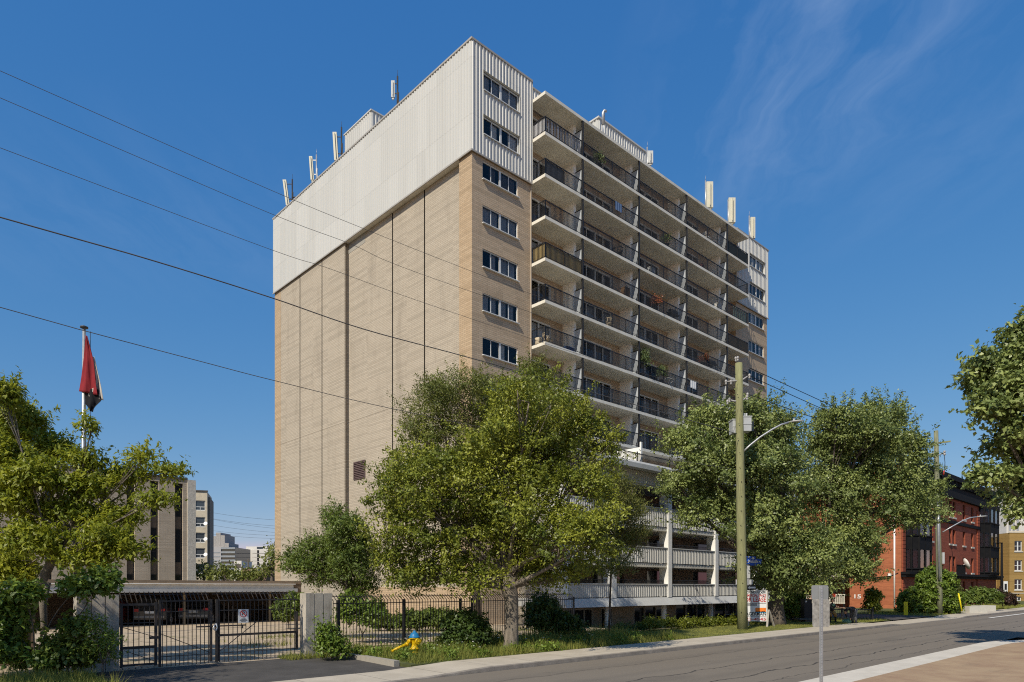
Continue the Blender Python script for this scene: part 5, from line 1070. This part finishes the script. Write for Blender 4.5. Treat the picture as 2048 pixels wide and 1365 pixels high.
# person leaning back on the fence rail, forearm along it
pq = G(1673, 1247.5, .1)
J = [((0,.18,.72),.145,1.1),((0,.1,.92),.14,1.1),((0,.0,1.12),.165,1.05),((0,-.05,1.26),.07),((0,-.07,1.32),.05),
     ((.1,.12,.70),.10),((.15,-.22,.52),.07),((.17,-.12,.08),.05),((.18,-.26,.04),.045),((-.1,.12,.70),.10),((-.15,-.22,.52),.07),((-.15,-.14,.08),.05),((-.16,-.28,.04),.045),
     ((.22,.02,1.12),.065),((.44,.0,.98),.048),((.66,.05,.98),.036),((-.22,.0,1.10),.065),((-.27,-.02,.85),.048),((-.15,-.18,.70),.036)]
hm, he, hh = head((0,-.10,1.43), .105, (0,.03,.04), (0,-1,-.2)); hd = MB(); hand(hd, (.66,.05,.98), (1,.1,-.1)); hand(hd, (-.15,-.18,.70), (.6,-.6,-.4), -1)
tr = MB()
for s_ in (-1,1): tr.tube([(s_*.08,.18,.74),(s_*.11,.10,.69),(s_*.15,-.22,.53),(s_*.155,-.215,.42)], [.135,.125,.10,.09], 12)
ar = MB(); ar.tube([(.24,.01,1.10),(.44,.0,.98),(.66,.05,.98)], [.055,.056,.045], 10); gp = MB(); gp.ball((.06,-.10,1.16), (.09,.075,.10), 10, 8)
figure('person', 'person in dark top and tan shorts perched against the black fence', (pq.x, pq.y+.6, .1), R(-12), J, E, CL_D, [('head', hm, SKIN), ('eyes', he, HAIR), ('hair', hh, HAIR), ('hands', hd, SKIN), ('shorts', tr, CL_T), ('forearm', ar, SKIN), ('green_patch', gp, CL_G)])
# ---------------------------------------------------------------- red brick building
RA, RB = AB(*P(1803, 0, 73)[:2]); ra = lambda px, b=0: av(px, RB+b)-RA; rz = lambda py, px=1903: zv(py, RA+ra(px), RB)
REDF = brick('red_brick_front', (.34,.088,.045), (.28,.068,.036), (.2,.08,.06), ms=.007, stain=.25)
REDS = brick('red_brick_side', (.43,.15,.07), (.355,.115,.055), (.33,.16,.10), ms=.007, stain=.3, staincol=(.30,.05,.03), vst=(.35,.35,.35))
BLK = pm('black_trim', (.011,.011,.012), .75, .2, spec=.1)
r = thing('red_apartment_house', 'four storey red brick apartment house with black cornice and bay windows', 'apartment building', W(RA, RB, 0), TH)
Lx = 41.7; zt = 15.6; rows = [(11.25,13.2),(7.86,9.7),(4.35,6.3),(1.5,3.15)]
wcols = [(1861,1866),(1898.5,1903.5),(1906,1911),(1925.5,1930.5),(1942.5,1947)]
wx = [(ra(a), ra(b)) for a, b in wcols]; holes = [(a, b, c, d) for a, b in wx for c, d in rows]
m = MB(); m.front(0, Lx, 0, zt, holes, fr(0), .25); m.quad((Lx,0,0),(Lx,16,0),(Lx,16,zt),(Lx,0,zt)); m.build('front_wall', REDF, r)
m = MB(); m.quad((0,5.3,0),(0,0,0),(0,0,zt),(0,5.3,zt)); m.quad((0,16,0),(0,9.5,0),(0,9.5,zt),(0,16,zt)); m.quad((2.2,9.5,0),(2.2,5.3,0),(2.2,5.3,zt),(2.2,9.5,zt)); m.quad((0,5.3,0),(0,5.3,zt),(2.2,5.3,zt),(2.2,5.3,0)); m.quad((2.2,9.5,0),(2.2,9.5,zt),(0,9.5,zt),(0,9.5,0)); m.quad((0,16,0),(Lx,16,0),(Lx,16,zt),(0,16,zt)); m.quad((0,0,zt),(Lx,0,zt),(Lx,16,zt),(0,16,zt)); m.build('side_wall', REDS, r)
for (a, b, c, d) in holes:
    m = MB(); e = .09; m.box(a,b,.2,.27,c,c+e); m.box(a,b,.2,.27,d-e,d); m.box(a,a+e,.2,.27,c,d); m.box(b-e,b,.2,.27,c,d); m.box(a,b,.2,.26,(c+d)/2-.04,(c+d)/2+.04); wn = m.build('window', BLK, r)
    m = MB(); m.quad((a,.25,c),(b,.25,c),(b,.25,d),(a,.25,d)); m.build('glazing', DGLASS, wn)
    m = MB(); m.box(a-.15,b+.15,-.12,.0,c-.22,c-.01); m.build('sill', CONC, wn)
for x0_, x1_ in ((ra(1803)+.1, ra(1817)), (ra(1953), ra(1963.5))):
    m = MB(); m.box(x0_+.02,x1_-.02,-.10,-.01,.3,12.9)
    for j in range(30): z = .3+j*.42; m.box(x0_,x1_,-.14,-.012,z,z+.36)
    m.build('quoin_pilaster', REDF, r)
m = MB(); m.box(-.15,Lx+.2,-.45,-.02,rz(998),rz(985)); m.box(-.1,Lx+.1,-.2,-.021,rz(985),zt); m.box(-.3,Lx+.3,-.7,.2,zt,zt+.35); m.box(-.3,Lx+.3,-.55,.2,zt+.351,zt+.7)
for j in range(70): x = j*.6; m.box(x,x+.3,-.5,-.2,zt-.55,zt-.05)
m.build('cornice', BLK, r)
m = MB(); m.box(-.1,Lx+.1,-.22,-.005,10.35,10.75); m.box(-.3,Lx+.3,-.9,-.01,3.78,4.05); m.box(-.2,Lx+.2,-.5,-.01,3.5,3.77); m.build('ledge', BLK, r)
for (pa, pb) in ((1819,1858),(1966,1991.5)):
    x0_, x1_ = ra(pa, -.5), ra(pb, -.5); zz0, zz1 = 4.06, 13.7; c = min(1.3,(x1_-x0_)*.2); dpt = 1.1; poly = [(x0_,0),(x0_+c,-dpt),(x1_-c,-dpt),(x1_,0)]
    m = MB()
    for z0, z1 in ((zz0,4.5),(6.5,8.1),(10.0,11.4),(13.3,zz1)): m.prism([(x0_-.02,-.01),(x0_+c,-dpt-.02),(x1_-c,-dpt-.02),(x1_+.02,-.01)], 2, z0, z1)
    for x, y in poly[1:3]+[(x0_+c*.5,-dpt*.5),((x0_+x1_)/2,-dpt),(x1_-c*.5,-dpt*.5),(x0_+.1,-.12),(x1_-.1,-.12)]: m.box(x-.13,x+.13,y-.05,y+.12,zz0,zz1)
    for z in (8.1, 4.5, 11.4): m.prism([(x0_-.15,-.01),(x0_+c-.05,-dpt-.16),(x1_-c+.05,-dpt-.16),(x1_+.15,-.01)], 2, z-.14, z+.001)
    by = m.build('bay_window', BLK, r); m = MB()
    for (a, b) in zip(poly, poly[1:]): m.quad((a[0],a[1]+.05,zz0),(b[0],b[1]+.05,zz0),(b[0],b[1]+.05,zz1),(a[0],a[1]+.05,zz1))
    m.build('glazing', GLASS, by); m = MB()
    for z0, z1 in ((4.5,6.5),(8.1,10.0),(11.4,13.3)):
        curtain(m, x0_+c+.2, x0_+c+.9, z0, z1, -dpt+.25, .05, .3); curtain(m, (x0_+x1_)/2+1.2, x1_-c, z0+.1, z1, -dpt+.25, .05, .3)
    m.build('curtain', CURT[1], by)
m = MB(); yy = bv(1789.5, RA)-RB; m.tube([(-.1,yy,.3),(-.1,yy,10.2)], .09, 8); m.build('drainpipe', WHITEP, r)
m = MB(); yy = bv(1780.5, RA)-RB; zc = zv(1150, RA, RB+yy); m.box(-.35,-.02,yy-.14,yy+.14,zc-.12,zc+.14); m.build('camera', WHITEP, r)
m = MB(); m.tube([(-.06,5.2,zc-.25),(-.06,3.2,zc-.35),(-.06,yy,zc-.15),(-.06,.3,zc+.2)], .035, 5); m.build('cable', INK, r)
yy = bv(1715.5, RA)-RB; tx_ = text(r, '15', (-.02, yy, zv(1193.7, RA, RB+yy)), (R(90),0,R(-90)), .62, SIGNW, .72, name='house_number')
# rear porch with white pickets
m = MB()
for z in (3.55, 7.1): m.box(-1.2,2.2,5.31,12.5,z-.35,z)
m.build('porch', pm('porch_brown', (.07,.045,.035), .8, .2), r)
m = MB()
for z in (.55, 3.56):
    m.box(-1.2,-1.14,5.35,12.5,z+1.0,z+1.08); m.box(-1.2,-1.14,5.35,12.5,z+.05,z+.12)
    for j in range(32): y = 5.4+7.1*j/32; m.box(-1.21,-1.17,y,y+.11,z,z+1.0)
m.build('porch_railing', pm('picket_cream', (.62,.58,.48), .7, .1), r)
m = MB()
for y in (5.5, 9, 12.3): m.box(-1.15,-1.0,y-.08,y+.08,0,7.0)
m.build('porch_post', BLK, r)
m = MB(); yy = bv(1668,RA-1.3)-RB; zc = zv(1192,RA-1.3,RB+yy); m.box(-1.32,-1.28,yy-.16,yy+.16,zc-.1,zc+.22); m.build('door_notice', SIGNR, r)
dish(W(RA+ra(1932,-.9), RB-.75, zv(1131, RA+ra(1932), RB)), .75, 'large white satellite dish on the red building ledge', TH+.6)
m = MB(); x0_, x1_ = ra(1914,-.8), ra(1931,-.8); zc = 4.06; n = 14
for j in range(n+1): x = x0_+(x1_-x0_)*j/n; m.box(x-.03,x+.03,-.8,-.75,zc,zc+1.1)
m.box(x0_,x1_,-.82,-.74,zc+1.1,zc+1.18); m.box(x0_,x1_,-.78,-.76,zc+.1,zc+1.0); m.build('balcony_rail', BLK, r)
# ---------------------------------------------------------------- yellow brick building and what stands near it
dY = 115; gx = P(2019,0,dY).x; zy = lambda y: P(0,y,dY).z
r = thing('yellow_apartment_house', 'ochre brick apartment house with paired white windows at the far right', 'apartment building', (gx, dY, 0), 0)
holes = [(P(2029,0,dY).x-gx+k*3.5-(k>0)*0, P(2044.5,0,dY).x-gx+k*3.5, zy(b), zy(a)) for k in range(0,6,2) for a, b in ((1082,1103),(1121,1142),(1159,1180))]
holes += [(P(2030,0,dY).x-gx+k*3.5, P(2043,0,dY).x-gx+k*3.5, zy(1209), zy(1194)) for k in range(0,6,2)]
YB = brick('ochre_brick', (.37,.235,.075), (.31,.195,.062), (.26,.19,.10), stain=.2)
m = MB(); m.front(0, 25, 0, zy(1066), holes, fr(0), .25); m.quad((0,0,0),(0,0,zy(1066)),(0,3,zy(1066)),(0,3,0)); m.quad((-12,3,0),(0,3,0),(0,3,zy(1064)),(-12,3,zy(1064))); m.quad((-12,3,0),(-12,3,zy(1064)),(-12,14,zy(1064)),(-12,14,0)); m.quad((0,0,zy(1066)),(25,0,zy(1066)),(25,14,zy(1066)),(0,14,zy(1066))); m.build('wall', YB, r)
m = MB(); m.box(-.1,25.1,-.1,.1,zy(1066),zy(1066)+.3); m.box(-12.2,-.35,2.55,2.98,zy(1077),zy(1071)); m.box(-12,-.01,2.8,2.99,zy(1106),zy(1104)); m.box(0,25,-.08,-.003,zy(1187.5),zy(1186)); m.box(0,25,-.08,-.003,zy(1213),zy(1209.5)); m.build('stone_band', pm('stone_cream', (.58,.52,.42), .8, .1), r)
for (a, b, c, d) in holes:
    m = MB(); e = .11; mx_ = (a+b)/2; m.box(a,b,.16,.24,c,c+e); m.box(a,b,.16,.24,d-e,d)
    for x in (a, mx_-e*.8, b-e): m.box(x,x+e*(1.6 if x == mx_-e*.8 else 1),.16,.24,c+e,d-e)
    m.box(a,b,.17,.23,(c+d)/2-.04,(c+d)/2+.04); wn = m.build('window', WHITE_FRAME, r)
    m = MB(); m.quad((a,.22,c),(b,.22,c),(b,.22,d),(a,.22,d)); m.build('glazing', DGLASS, wn); m = MB(); m.box(a-.1,b+.1,-.1,-.002,c-.18,c); m.build('sill', CONC, wn)
r, w_, zt_ = block('white_high_rise', 'pale distant high rise behind the right hand tree', 2013, 2075, 970, 210, FARW); m = MB(); m.box(-w_,w_,0,20,0,zt_); m.build('wall', FARW, r); m = MB(); q = 210/F
for j in range(3): m.box(-w_+(4+8*j)*q,-w_+(8+8*j)*q,-.2,-.02,3,zt_-1)
m.build('window_strip', pm('strip_grey', (.3,.31,.33), .6), r)
q = P(2003.5,0,98); zl = P(0,1087,98).z; r = thing('lamp_post', 'dark lamp post with a small sign in front of the ochre building', 'street lamp', (q.x, 98, 0), 0)
m = MB(); m.tube([(0,0,0),(0,0,zl*.4),(0,0,zl)], [.22,.17,.12], 8); m.build('post', BLK, r); m = MB(); m.box(-.75,.1,-.12,.12,zl-.02,zl+.1); m.build('lamp_head', BLK, r); m = MB(); m.box(.12,.72,-.2,-.17,P(0,1186,98).z,P(0,1163,98).z); m.build('small_sign', SIGNW, r)
m = MB(); m.box(.25,.58,-.22,-.205,P(0,1180,98).z,P(0,1168,98).z); m.build('sign_text', INK, r)
for i, (pa, pb, yt, d_, lb) in enumerate(((1939,1981,1213.5,60,'nearer long concrete planter box on the grass slope'),(1960,1997,1211.5,64,'second concrete planter box half behind the first'))):
    x0_, x1_ = P(pa,0,d_).x, P(pb,0,d_).x; h = P(0,yt,d_).z-.1; r = thing('concrete_planter', lb, 'planter', (x0_, d_, .1), R(10), 'concrete planters'); L = x1_-x0_; m = MB()
    m.box(0,L,0,.14,0,h); m.box(0,L,.86,1.0,0,h); m.box(0,.14,.141,.859,0,h); m.box(L-.14,L,.141,.859,0,h); m.build('box', CONC, r); m = MB(); m.box(.14,L-.14,.14,.86,0,h-.1); m.build('soil', GROUND, r)
q = G(1811.5, 1231, .1); h = P(0,1204,q.y).z-.1; r = thing('marker_post', 'flat yellow marker post beside the side driveway', 'marker post', tuple(q), 0); m = MB(); m.box(-.16,.16,-.02,.02,0,h); m.build('post', pm('marker_yellow', (.72,.60,.01), .5), r)
m = MB()
for j in range(8): z = h*(.22+.09*j); m.box(-.035,.035,-.023,-.021,z,z+h*.03)
m.build('dark_print', INK, r)
A_ = P(1917,1187,57)
B_ = P(1924,1223,57); m = MB(tuple(B_)); m.tube([tuple(B_), tuple(A_)], .055, 8); tag(m.build('guy_guard', pm('marker_yellow', (.6,.4,.02)), None, tuple(B_)), 'yellow plastic guard over the guy wire of the farther pole', 'cable guard')
q = P(1899,1230,64); m = MB(); zz_ = P(0,1163,64).z; m.tube([(0,0,0),(0,0,zz_-.9)], .2, 10); r = thing('alarm_post', 'orange post with a yellow box on top behind the bush', 'post', (q.x, 64, .05), 0); m.build('post', pm('post_orange', (.40,.10,.02), .6), r); m = MB(); m.box(-.32,.32,-.2,.2,zz_-.9,zz_+.1); m.build('box', pm('box_yellow', (.6,.30,.01), .5), r)
# ---------------------------------------------------------------- vegetation
LA = leafmat('leaf_maple', (.04,.078,.012), (.36,.375,.045), .25)
LBM = leafmat('leaf_elm', (.05,.08,.018), (.25,.26,.06), .25)
LC = leafmat('leaf_wispy', (.07,.085,.02), (.26,.26,.07), .4)
LD = leafmat('leaf_ash', (.045,.09,.02), (.22,.28,.055), .34)
LE = leafmat('leaf_silver_maple', (.045,.085,.022), (.35,.40,.12), .24, (.18,.24,.05), .42, .4)
LH = leafmat('leaf_box_elder', (.07,.13,.012), (.42,.43,.04), .42, (.34,.36,.03))
LS = leafmat('leaf_shrub', (.045,.10,.015), (.25,.34,.05), .32)
LDK = leafmat('leaf_dark', (.02,.045,.010), (.095,.15,.03), .25)
LHG = leafmat('leaf_hedge', (.06,.09,.012), (.26,.28,.03), .35)
LPU = leafmat('leaf_purple', (.03,.015,.015), (.10,.05,.04), .25)
LG = leafmat('grass_blade', (.07,.115,.02), (.40,.38,.09), .3, (.2,.2,.04), .6, .2)
def LO(d, lst, dz=2.0): return [LB(px, py, d+random.uniform(-dz, dz), rx*1.1, rz*1.1) for px, py, rx, rz in lst]
def TP(d, lst): return [(tuple(P(px, py, d+dd)), r) for px, py, dd, r in lst]
# front street tree
g = G(1021, 1301, .15); d = g.y
make_tree('street_tree', 'big yellow green street tree with a stout trunk in front of the tan tower', tuple(g), TP(d, [(1021,1308,0,.36),(1022,1290,0,.275),(1024,1240,0,.245),(1023,1200,0,.26),(1018,1176,0,.30),(1012,1150,.0,.23)]),
  LO(d, [(822,1000,66,66),(795,1078,52,48),(860,960,80,50),(905,1050,95,75),(865,1130,70,42),(980,985,95,80),(1000,1090,95,60),(1085,870,85,80),(1150,925,68,72),(1160,1020,65,75),(1120,1100,80,58),(1058,805,48,42),(1178,1090,44,44),(1010,910,70,60),(1180,885,38,40),(930,1152,60,30),(1075,1150,80,32),(785,1140,30,24),(1130,1160,50,24),(820,1165,40,20),(1050,955,70,60),(1030,1045,60,48),(885,1165,58,24),(965,1172,46,20),(1090,1168,58,22)], 1.6), LA, PALEBARK, .10, .10, 9, per=300, dens=.50, rc=.62, inner=.6, tight=.33, spray=.5)
# the trees behind it
g = (P(955,0,33).x, 33, .1)
make_tree('dark_tree', 'darker fine leaved tree behind the big street tree, against the brick end wall', g, TP(33, [(955,1270,0,.22),(950,1100,0,.18),(945,960,0,.15)]), LO(33, [(872,815,52,48),(925,790,55,38),(985,800,48,40),(845,880,38,50),(920,870,70,52),(1000,865,60,50),(1072,768,36,38),(880,930,60,35),(960,930,70,40),(1040,830,40,45)], 1.2), LBM, BARK, .09, .09, 8, per=150, dens=.7, rc=.5, tight=.33, narrow=.45, inner=.3)
g = (P(1218,0,30).x, 30, .1)
make_tree('wispy_tree', 'pale wispy tree drooping beside the podium balconies', g, TP(30, [(1218,1262,0,.05),(1222,1150,0,.045),(1230,1080,0,.035)]), LO(30, [(1262,1035,34,45),(1240,1095,38,36),(1236,985,28,36),(1225,1140,36,26),(1282,1075,18,26),(1205,1060,40,60)], .8), LC, BARK, .10, .04, 12, per=70, dens=.85, rc=.38, narrow=.32, droop=.8, inner=.2)
g = (P(690,0,29).x, 29, .1)
make_tree('ash_tree', 'small feathery green tree leaning out between the gate and the tower wall', g, TP(29, [(700,1250,0,.10),(694,1170,0,.08),(680,1110,0,.06)]), LO(29, [(690,1072,40,42),(645,1112,52,36),(598,1122,32,18),(705,1140,50,45),(668,1040,18,26),(725,1182,32,26),(620,1142,34,22),(585,1138,22,14),(655,1160,40,28),(720,1110,34,40)], .7), LD, BARK, .12, .045, 10, per=60, dens=.9, rc=.36, narrow=.38, droop=.45, inner=.25)
# maples on the lawn to the right
g = G(1553, 1250, .14); d = g.y
make_tree('lawn_maple', 'broad silvery maple behind the lease sign and utility pole', tuple(g), TP(d, [(1556,1256,0,.55),(1555,1235,0,.44),(1552,1210,0,.42),(1556,1175,0,.40),(1562,1130,0,.32)]),
  LO(d, [(1503,835,30,30),(1430,868,48,42),(1380,905,38,36),(1540,890,48,48),(1470,945,80,55),(1385,985,48,36),(1350,975,20,18),(1560,965,58,58),(1440,1018,58,40),(1535,1050,62,48),(1562,848,20,34),(1580,1120,55,45),(1485,880,55,40),(1578,925,18,40),(1405,1040,30,20),(1600,1180,45,24),(1572,1165,42,30),(1625,1120,50,40)], 2.4) + LO(47.5, [(1515,1110,30,30),(1520,1160,30,26)], .4), LE, BARK, .155, .2, 8, per=270, dens=.62, rc=.8, inner=.5, tight=.34, spray=.6)
g = (P(1642,0,47).x, 47, .12)
make_tree('lawn_maple', 'second maple spreading over the red brick house, right of the lamp arm', g, TP(47, [(1642,1248,0,.42),(1645,1200,0,.36),(1655,1140,0,.3),(1665,1090,0,.25)]),
  LO(47, [(1650,905,36,42),(1672,868,30,36),(1765,868,42,42),(1700,930,70,58),(1800,925,46,50),(1832,985,42,38),(1740,1005,84,52),(1655,1010,55,60),(1800,1045,50,24),(1650,1110,55,45),(1700,1090,50,34),(1850,1020,26,22),(1730,880,40,44),(1620,1180,40,26),(1685,1135,40,26),(1690,1150,40,24),(1720,1120,34,24),(1660,850,14,24),(1745,835,16,22),(1790,850,12,18)], 2.4), LE, BARK, .155, .16, 8, per=270, dens=.62, rc=.8, inner=.5, tight=.34, spray=.6)
g = (P(2170,0,25.5).x, 25.5, .12)
make_tree('near_maple', 'large leaved maple reaching in from the right edge of the street', g, TP(25.5, [(2170,1300,0,.25),(2168,1150,0,.2),(2160,1000,0,.16)]), LO(25.5, [(2045,690,28,48),(2000,752,52,34),(2030,800,55,40),(1990,832,34,22),(2050,870,40,28),(1992,962,44,18),(2045,985,44,36),(2020,905,40,16),(2120,760,80,110),(2110,930,70,70),(2210,850,90,150),(2046,1035,16,14),(1960,778,22,14)], 1.3), LE, BARK, .16, .08, 8, per=75, dens=1.1, rc=.42, narrow=.7, inner=.3)
# left edge
g = G(48, 1335, .1); d = 19.5
make_tree('box_elder', 'bright yellow green box elder with leaning trunk at the left edge', (P(48,0,d).x, d, .1), TP(d, [(42,1335,0,.17),(52,1250,0,.15),(72,1185,0,.14),(105,1120,0,.12),(140,1065,0,.09)]),
  LO(d, [(8,800,20,36),(40,862,40,42),(105,905,36,24),(160,928,40,16),(62,960,46,30),(178,985,42,26),(252,960,34,18),(288,922,18,14),(330,948,34,11),(120,1035,66,24),(235,1042,44,22),(240,1102,36,24),(70,1090,50,34),(20,1150,40,50),(172,1125,40,22),(182,858,14,8),(-50,960,60,110),(20,1010,34,40),(305,1008,30,14),(208,1080,40,22),(20,920,34,32),(-60,1100,50,60),(120,970,30,18)], .9), LH, PALEBARK, .125, .038, 10, per=70, dens=1.25, rc=.30, narrow=.42, droop=.5, inner=.3)
m = MB(); p_ = P(86,1205,d-.3); m.tube([tuple(P(95,1165,d-.3)-p_), (0,0,0), tuple(P(88,1250,d-.3)-p_), tuple(P(82,1275,d-.3)-p_)], [.09,.10,.08,.03], 8); tag(m.build('broken_limb', PALEBARK, None, tuple(p_)), 'pale broken limb hanging in front of the shaded brick wall', 'broken limb')
make_tree('roadside_tree', 'leafy tree beyond the left edge that shades the driveway', (-14.3, 11.3, .1), [((-14.3,11.3,0),.25),((-14.3,11.3,2.5),.2),((-14.2,11.3,4),.16)], [((-14.2,11.4,6.2),(2.6,2.6,2.2)),((-12.9,11.8,5.2),(1.6,1.6,1.2)),((-15.5,11,5),(1.6,1.6,1.4)),((-14,13,5.5),(1.6,1.6,1.4))], LH, BARK, .16, .08, 6, per=34, dens=.30, rc=.5)
# shrubs
SH = lambda name, label, d, l, mat, size=.11, **kw: shrub(name, label, LO(d, l, .25), mat, size, **{**dict(per=55, dens=1.0, rc=.24, inner=.2), **kw})
SH('ivy_shrub', 'dark climbing shrub over the brick wall at the left edge', 17.6, [(12,1245,34,44),(5,1312,36,30),(195,1172,32,20),(150,1182,26,14),(45,1195,30,18),(-20,1270,40,60),(95,1328,20,15)], LS, .14)
SH('maple_shrub', 'bright green broad leaved shrub at the foot of the stained pillar', 17.6, [(128,1308,32,22),(162,1320,30,18),(150,1262,14,18),(100,1328,30,18)], LD, .13, narrow=.7)
SH('feathery_weed', 'dark feathery weed growing up the front of the stained pillar', 17.3, [(205,1305,18,32),(190,1270,13,28),(222,1290,11,26)], LS, .09, narrow=.3)
SH('pillar_shrub', 'dense green shrub hugging the right foot of the ribbed pillar', 21.8, [(660,1294,22,22),(650,1270,12,18),(676,1304,18,14)], LS, .10)
SH('dark_shrub', 'dark rounded shrub against the iron fence behind the hydrant', 24.6, [(930,1268,40,38),(905,1290,26,24),(955,1285,26,26)], LDK, .11)
SH('dark_shrub', 'dark spreading shrub between the street tree trunk and the podium corner', 29.0, [(1110,1255,36,26),(1085,1235,28,36),(1145,1264,20,14)], LDK, .13)
SH('lot_shrub', 'light green sapling bush inside the lot beside the right pillar', 37.0, [(575,1222,18,20),(590,1215,14,22),(568,1235,14,10)], LD, .14)
SH('fence_shrub', 'dark green bush behind the fence next to the ribbed pillar', 28.0, [(705,1225,24,32),(745,1235,28,24)], LS, .12)
SH('wall_weeds', 'row of bright weeds along the foot of the tower end wall', 36.0, [(800,1250,40,12),(850,1244,44,18),(895,1247,34,16),(930,1250,30,14),(760,1252,20,10)], LD, .15, stem=False)
def HL(l): return [LB(px, py, dep(av(px, 20.7), 20.7), rx, rz) for px, py, rx, rz in l]
shrub('hedge', 'bright yellow green hedge in front of the white podium', HL([(1292,1253,15,9),(1312,1252,14,8),(1335,1250,16,8),(1360,1251,16,8),(1385,1250,16,8),(1410,1249,16,8),(1435,1248,16,8),(1458,1247,16,8),(1500,1247,14,7)]), LHG, .10, cat='hedge', stem=False, per=60, dens=1.2, rc=.22, inner=.1)
shrub('hedge', 'low dark hedge in shade at the podium corner', HL([(1228,1263,14,6),(1250,1261,14,7),(1272,1259,14,7)]), LDK, .10, cat='hedge', stem=False, per=60, dens=1.2, rc=.22, inner=.1)
SH('sidewalk_shrub', 'dark shrub between the lawn maples behind the lease sign', 46.5, [(1578,1225,24,16),(1588,1198,24,16),(1600,1228,20,14),(1545,1232,14,10)], LS, .16)
SH('young_tree', 'small upright young tree beside the number 15 on red brick', 49.0, [(1747,1200,10,18),(1746,1216,11,10)], LHG, .16, narrow=.7, cat='tree')
SH('house_bush', 'big dark green bush in front of the red brick corner', 59.0, [(1870,1180,30,38),(1862,1208,36,26),(1885,1205,28,26),(1850,1195,20,24)], LS, .2)
SH('house_bush', 'lower rounded bush left of the big dark green bush', 61.0, [(1822,1205,20,18),(1838,1198,22,20),(1815,1217,14,10)], LS, .2)
SH('house_bush', 'pale feathery bush right of the big dark green bush', 60.5, [(1903,1190,13,20),(1898,1205,12,12)], LC, .2)
SH('round_bush', 'small grey green ball bush beside the yellow guy guard', 59.5, [(1909,1211,8,6)], LE, .14)
SH('house_bush', 'wide light green bush behind the concrete planters', 66.0, [(1965,1195,26,14),(1945,1200,14,10),(1985,1198,14,12)], LD, .22)
SH('purple_bush', 'dull purple bush beside the ochre brick house', 70.0, [(2005,1200,16,11),(2018,1205,10,7),(1995,1193,8,9)], LPU, .22)
for i, (px, py, rx, rz, lb) in enumerate(((408,1150,22,17,'low tree below the cream block'),(446,1150,30,20,'rounded tree below the distant grey tower'),(486,1156,26,12,'low tree beside the brown gabled roof'),(522,1150,26,18,'broad tree right of the brown gabled roof'),(544,1120,14,36,'tall narrow tree against the left edge of the tan tower'))):
    dd = 82-4*i; c, r_ = LB(px, py, dd, rx, rz); make_tree('background_tree', lb, (c[0], c[1], .1), [((c[0],c[1],0),.2),((c[0],c[1],c[2]),.12)], [(c, r_), LB(px-rx*.5, py+rz*.4, dd, rx*.6, rz*.6), LB(px+rx*.5, py+rz*.4, dd, rx*.6, rz*.6)], LBM, BARK, .3, .06, 5, group='trees beyond the carport', per=26, dens=.6, rc=.7, inner=.3)
# grass and weeds
def grass(name, label, a0, a1, b0, b1, dens, hlo, hhi, w, tb=.0, keep=None):
    n = int((a1-a0)*(b1-b0)*dens); a = RNG.uniform(a0, a1, n); b = RNG.uniform(b0, b1, n)
    cl = np.sin(a*2.1+np.sin(b*1.7)*1.3)*np.sin(b*2.9+a*.6)*.5+.5
    h = (hlo+(hhi-hlo)*RNG.random(n)**2*(.4+.9*cl)); k = np.ones(n, bool) if keep is None else keep(a, b); a, b, h, cl = a[k], b[k], h[k], cl[k]
    pts = np.stack([a*CU-b*SU, a*SU+b*CU, np.full(len(a), .09)], 1)
    o = put(name, grass_mesh(name, pts, h+.05, np.full(len(a), w)*(.7+.6*RNG.random(len(a))), np.clip(RNG.random(len(a))*.55+cl*.35+tb, 0, 1), .35, LG))
    tag(o, label, 'grass', None, 'stuff')
grass('verge_grass', 'rough weedy grass around the hydrant and street tree', 11.7, 26.5, 16.5, 20.9, 620, .08, .42, .022)
grass('lawn_grass', 'mown lawn grass in front of the podium hedge', 26.0, 46.0, 16.5, 21.2, 480, .03, .10, .02, .22)
grass('left_grass', 'weedy grass under the box elder', -4, 4.1, 15.6, 20.9, 520, .06, .40, .02)
grass('far_grass', 'grass slope in front of the red brick house', 46, 52, 16.6, 21, 200, .04, .16, .03, .1); grass('far_grass', 'grass along the red brick house front', 62, 108, 16.6, 23, 60, .05, .2, .05, .12)
grass('lot_weeds', 'sparse weeds along the edges of the parking lot', 10.6, 26, 21.3, 31, 60, .05, .35, .025, 0, lambda a, b: (np.sin(a*1.3+b*.7)+np.sin(b*1.9-a*.4)) > .55)
grass('gate_weeds', 'weeds sprouting around the gate pillar feet', 9.6, 12, 20.4, 21.4, 500, .05, .35, .02)
grass('tall_weeds', 'tall dry weeds around the street tree foot', 16.5, 25, 18.2, 20.8, 130, .35, .75, .03, .25)
wl = [(W(random.uniform(11.8,25), random.uniform(16.7,20.6), .15), (random.uniform(.12,.3), random.uniform(.12,.3), random.uniform(.08,.22))) for i in range(120)]
p, a, nn_, L, w_, t_, _ = foliage(wl, .09, per=9, dens=1.4, rc=.16, inner=.1, narrow=.6)
tag(put('broadleaf_weeds', leaf_mesh('broadleaf_weeds', p, a, nn_, L, w_, t_, LS)), 'low broad leaved weeds scattered through the verge grass', 'weeds', None, 'stuff')
n = 90; m = MB()
for i in range(n):
    a, b = random.uniform(12, 22), random.uniform(17.5, 23); x, y, _ = W(a, b); h = random.uniform(.2, .55); m.tube([(x,y,h),(x,y,h+.012)], random.uniform(.02,.045), 6)
tag(m.build('wildflowers', WHITEP), 'scattered white wildflower heads over the verge and lot edge', 'wildflowers', None, 'stuff')
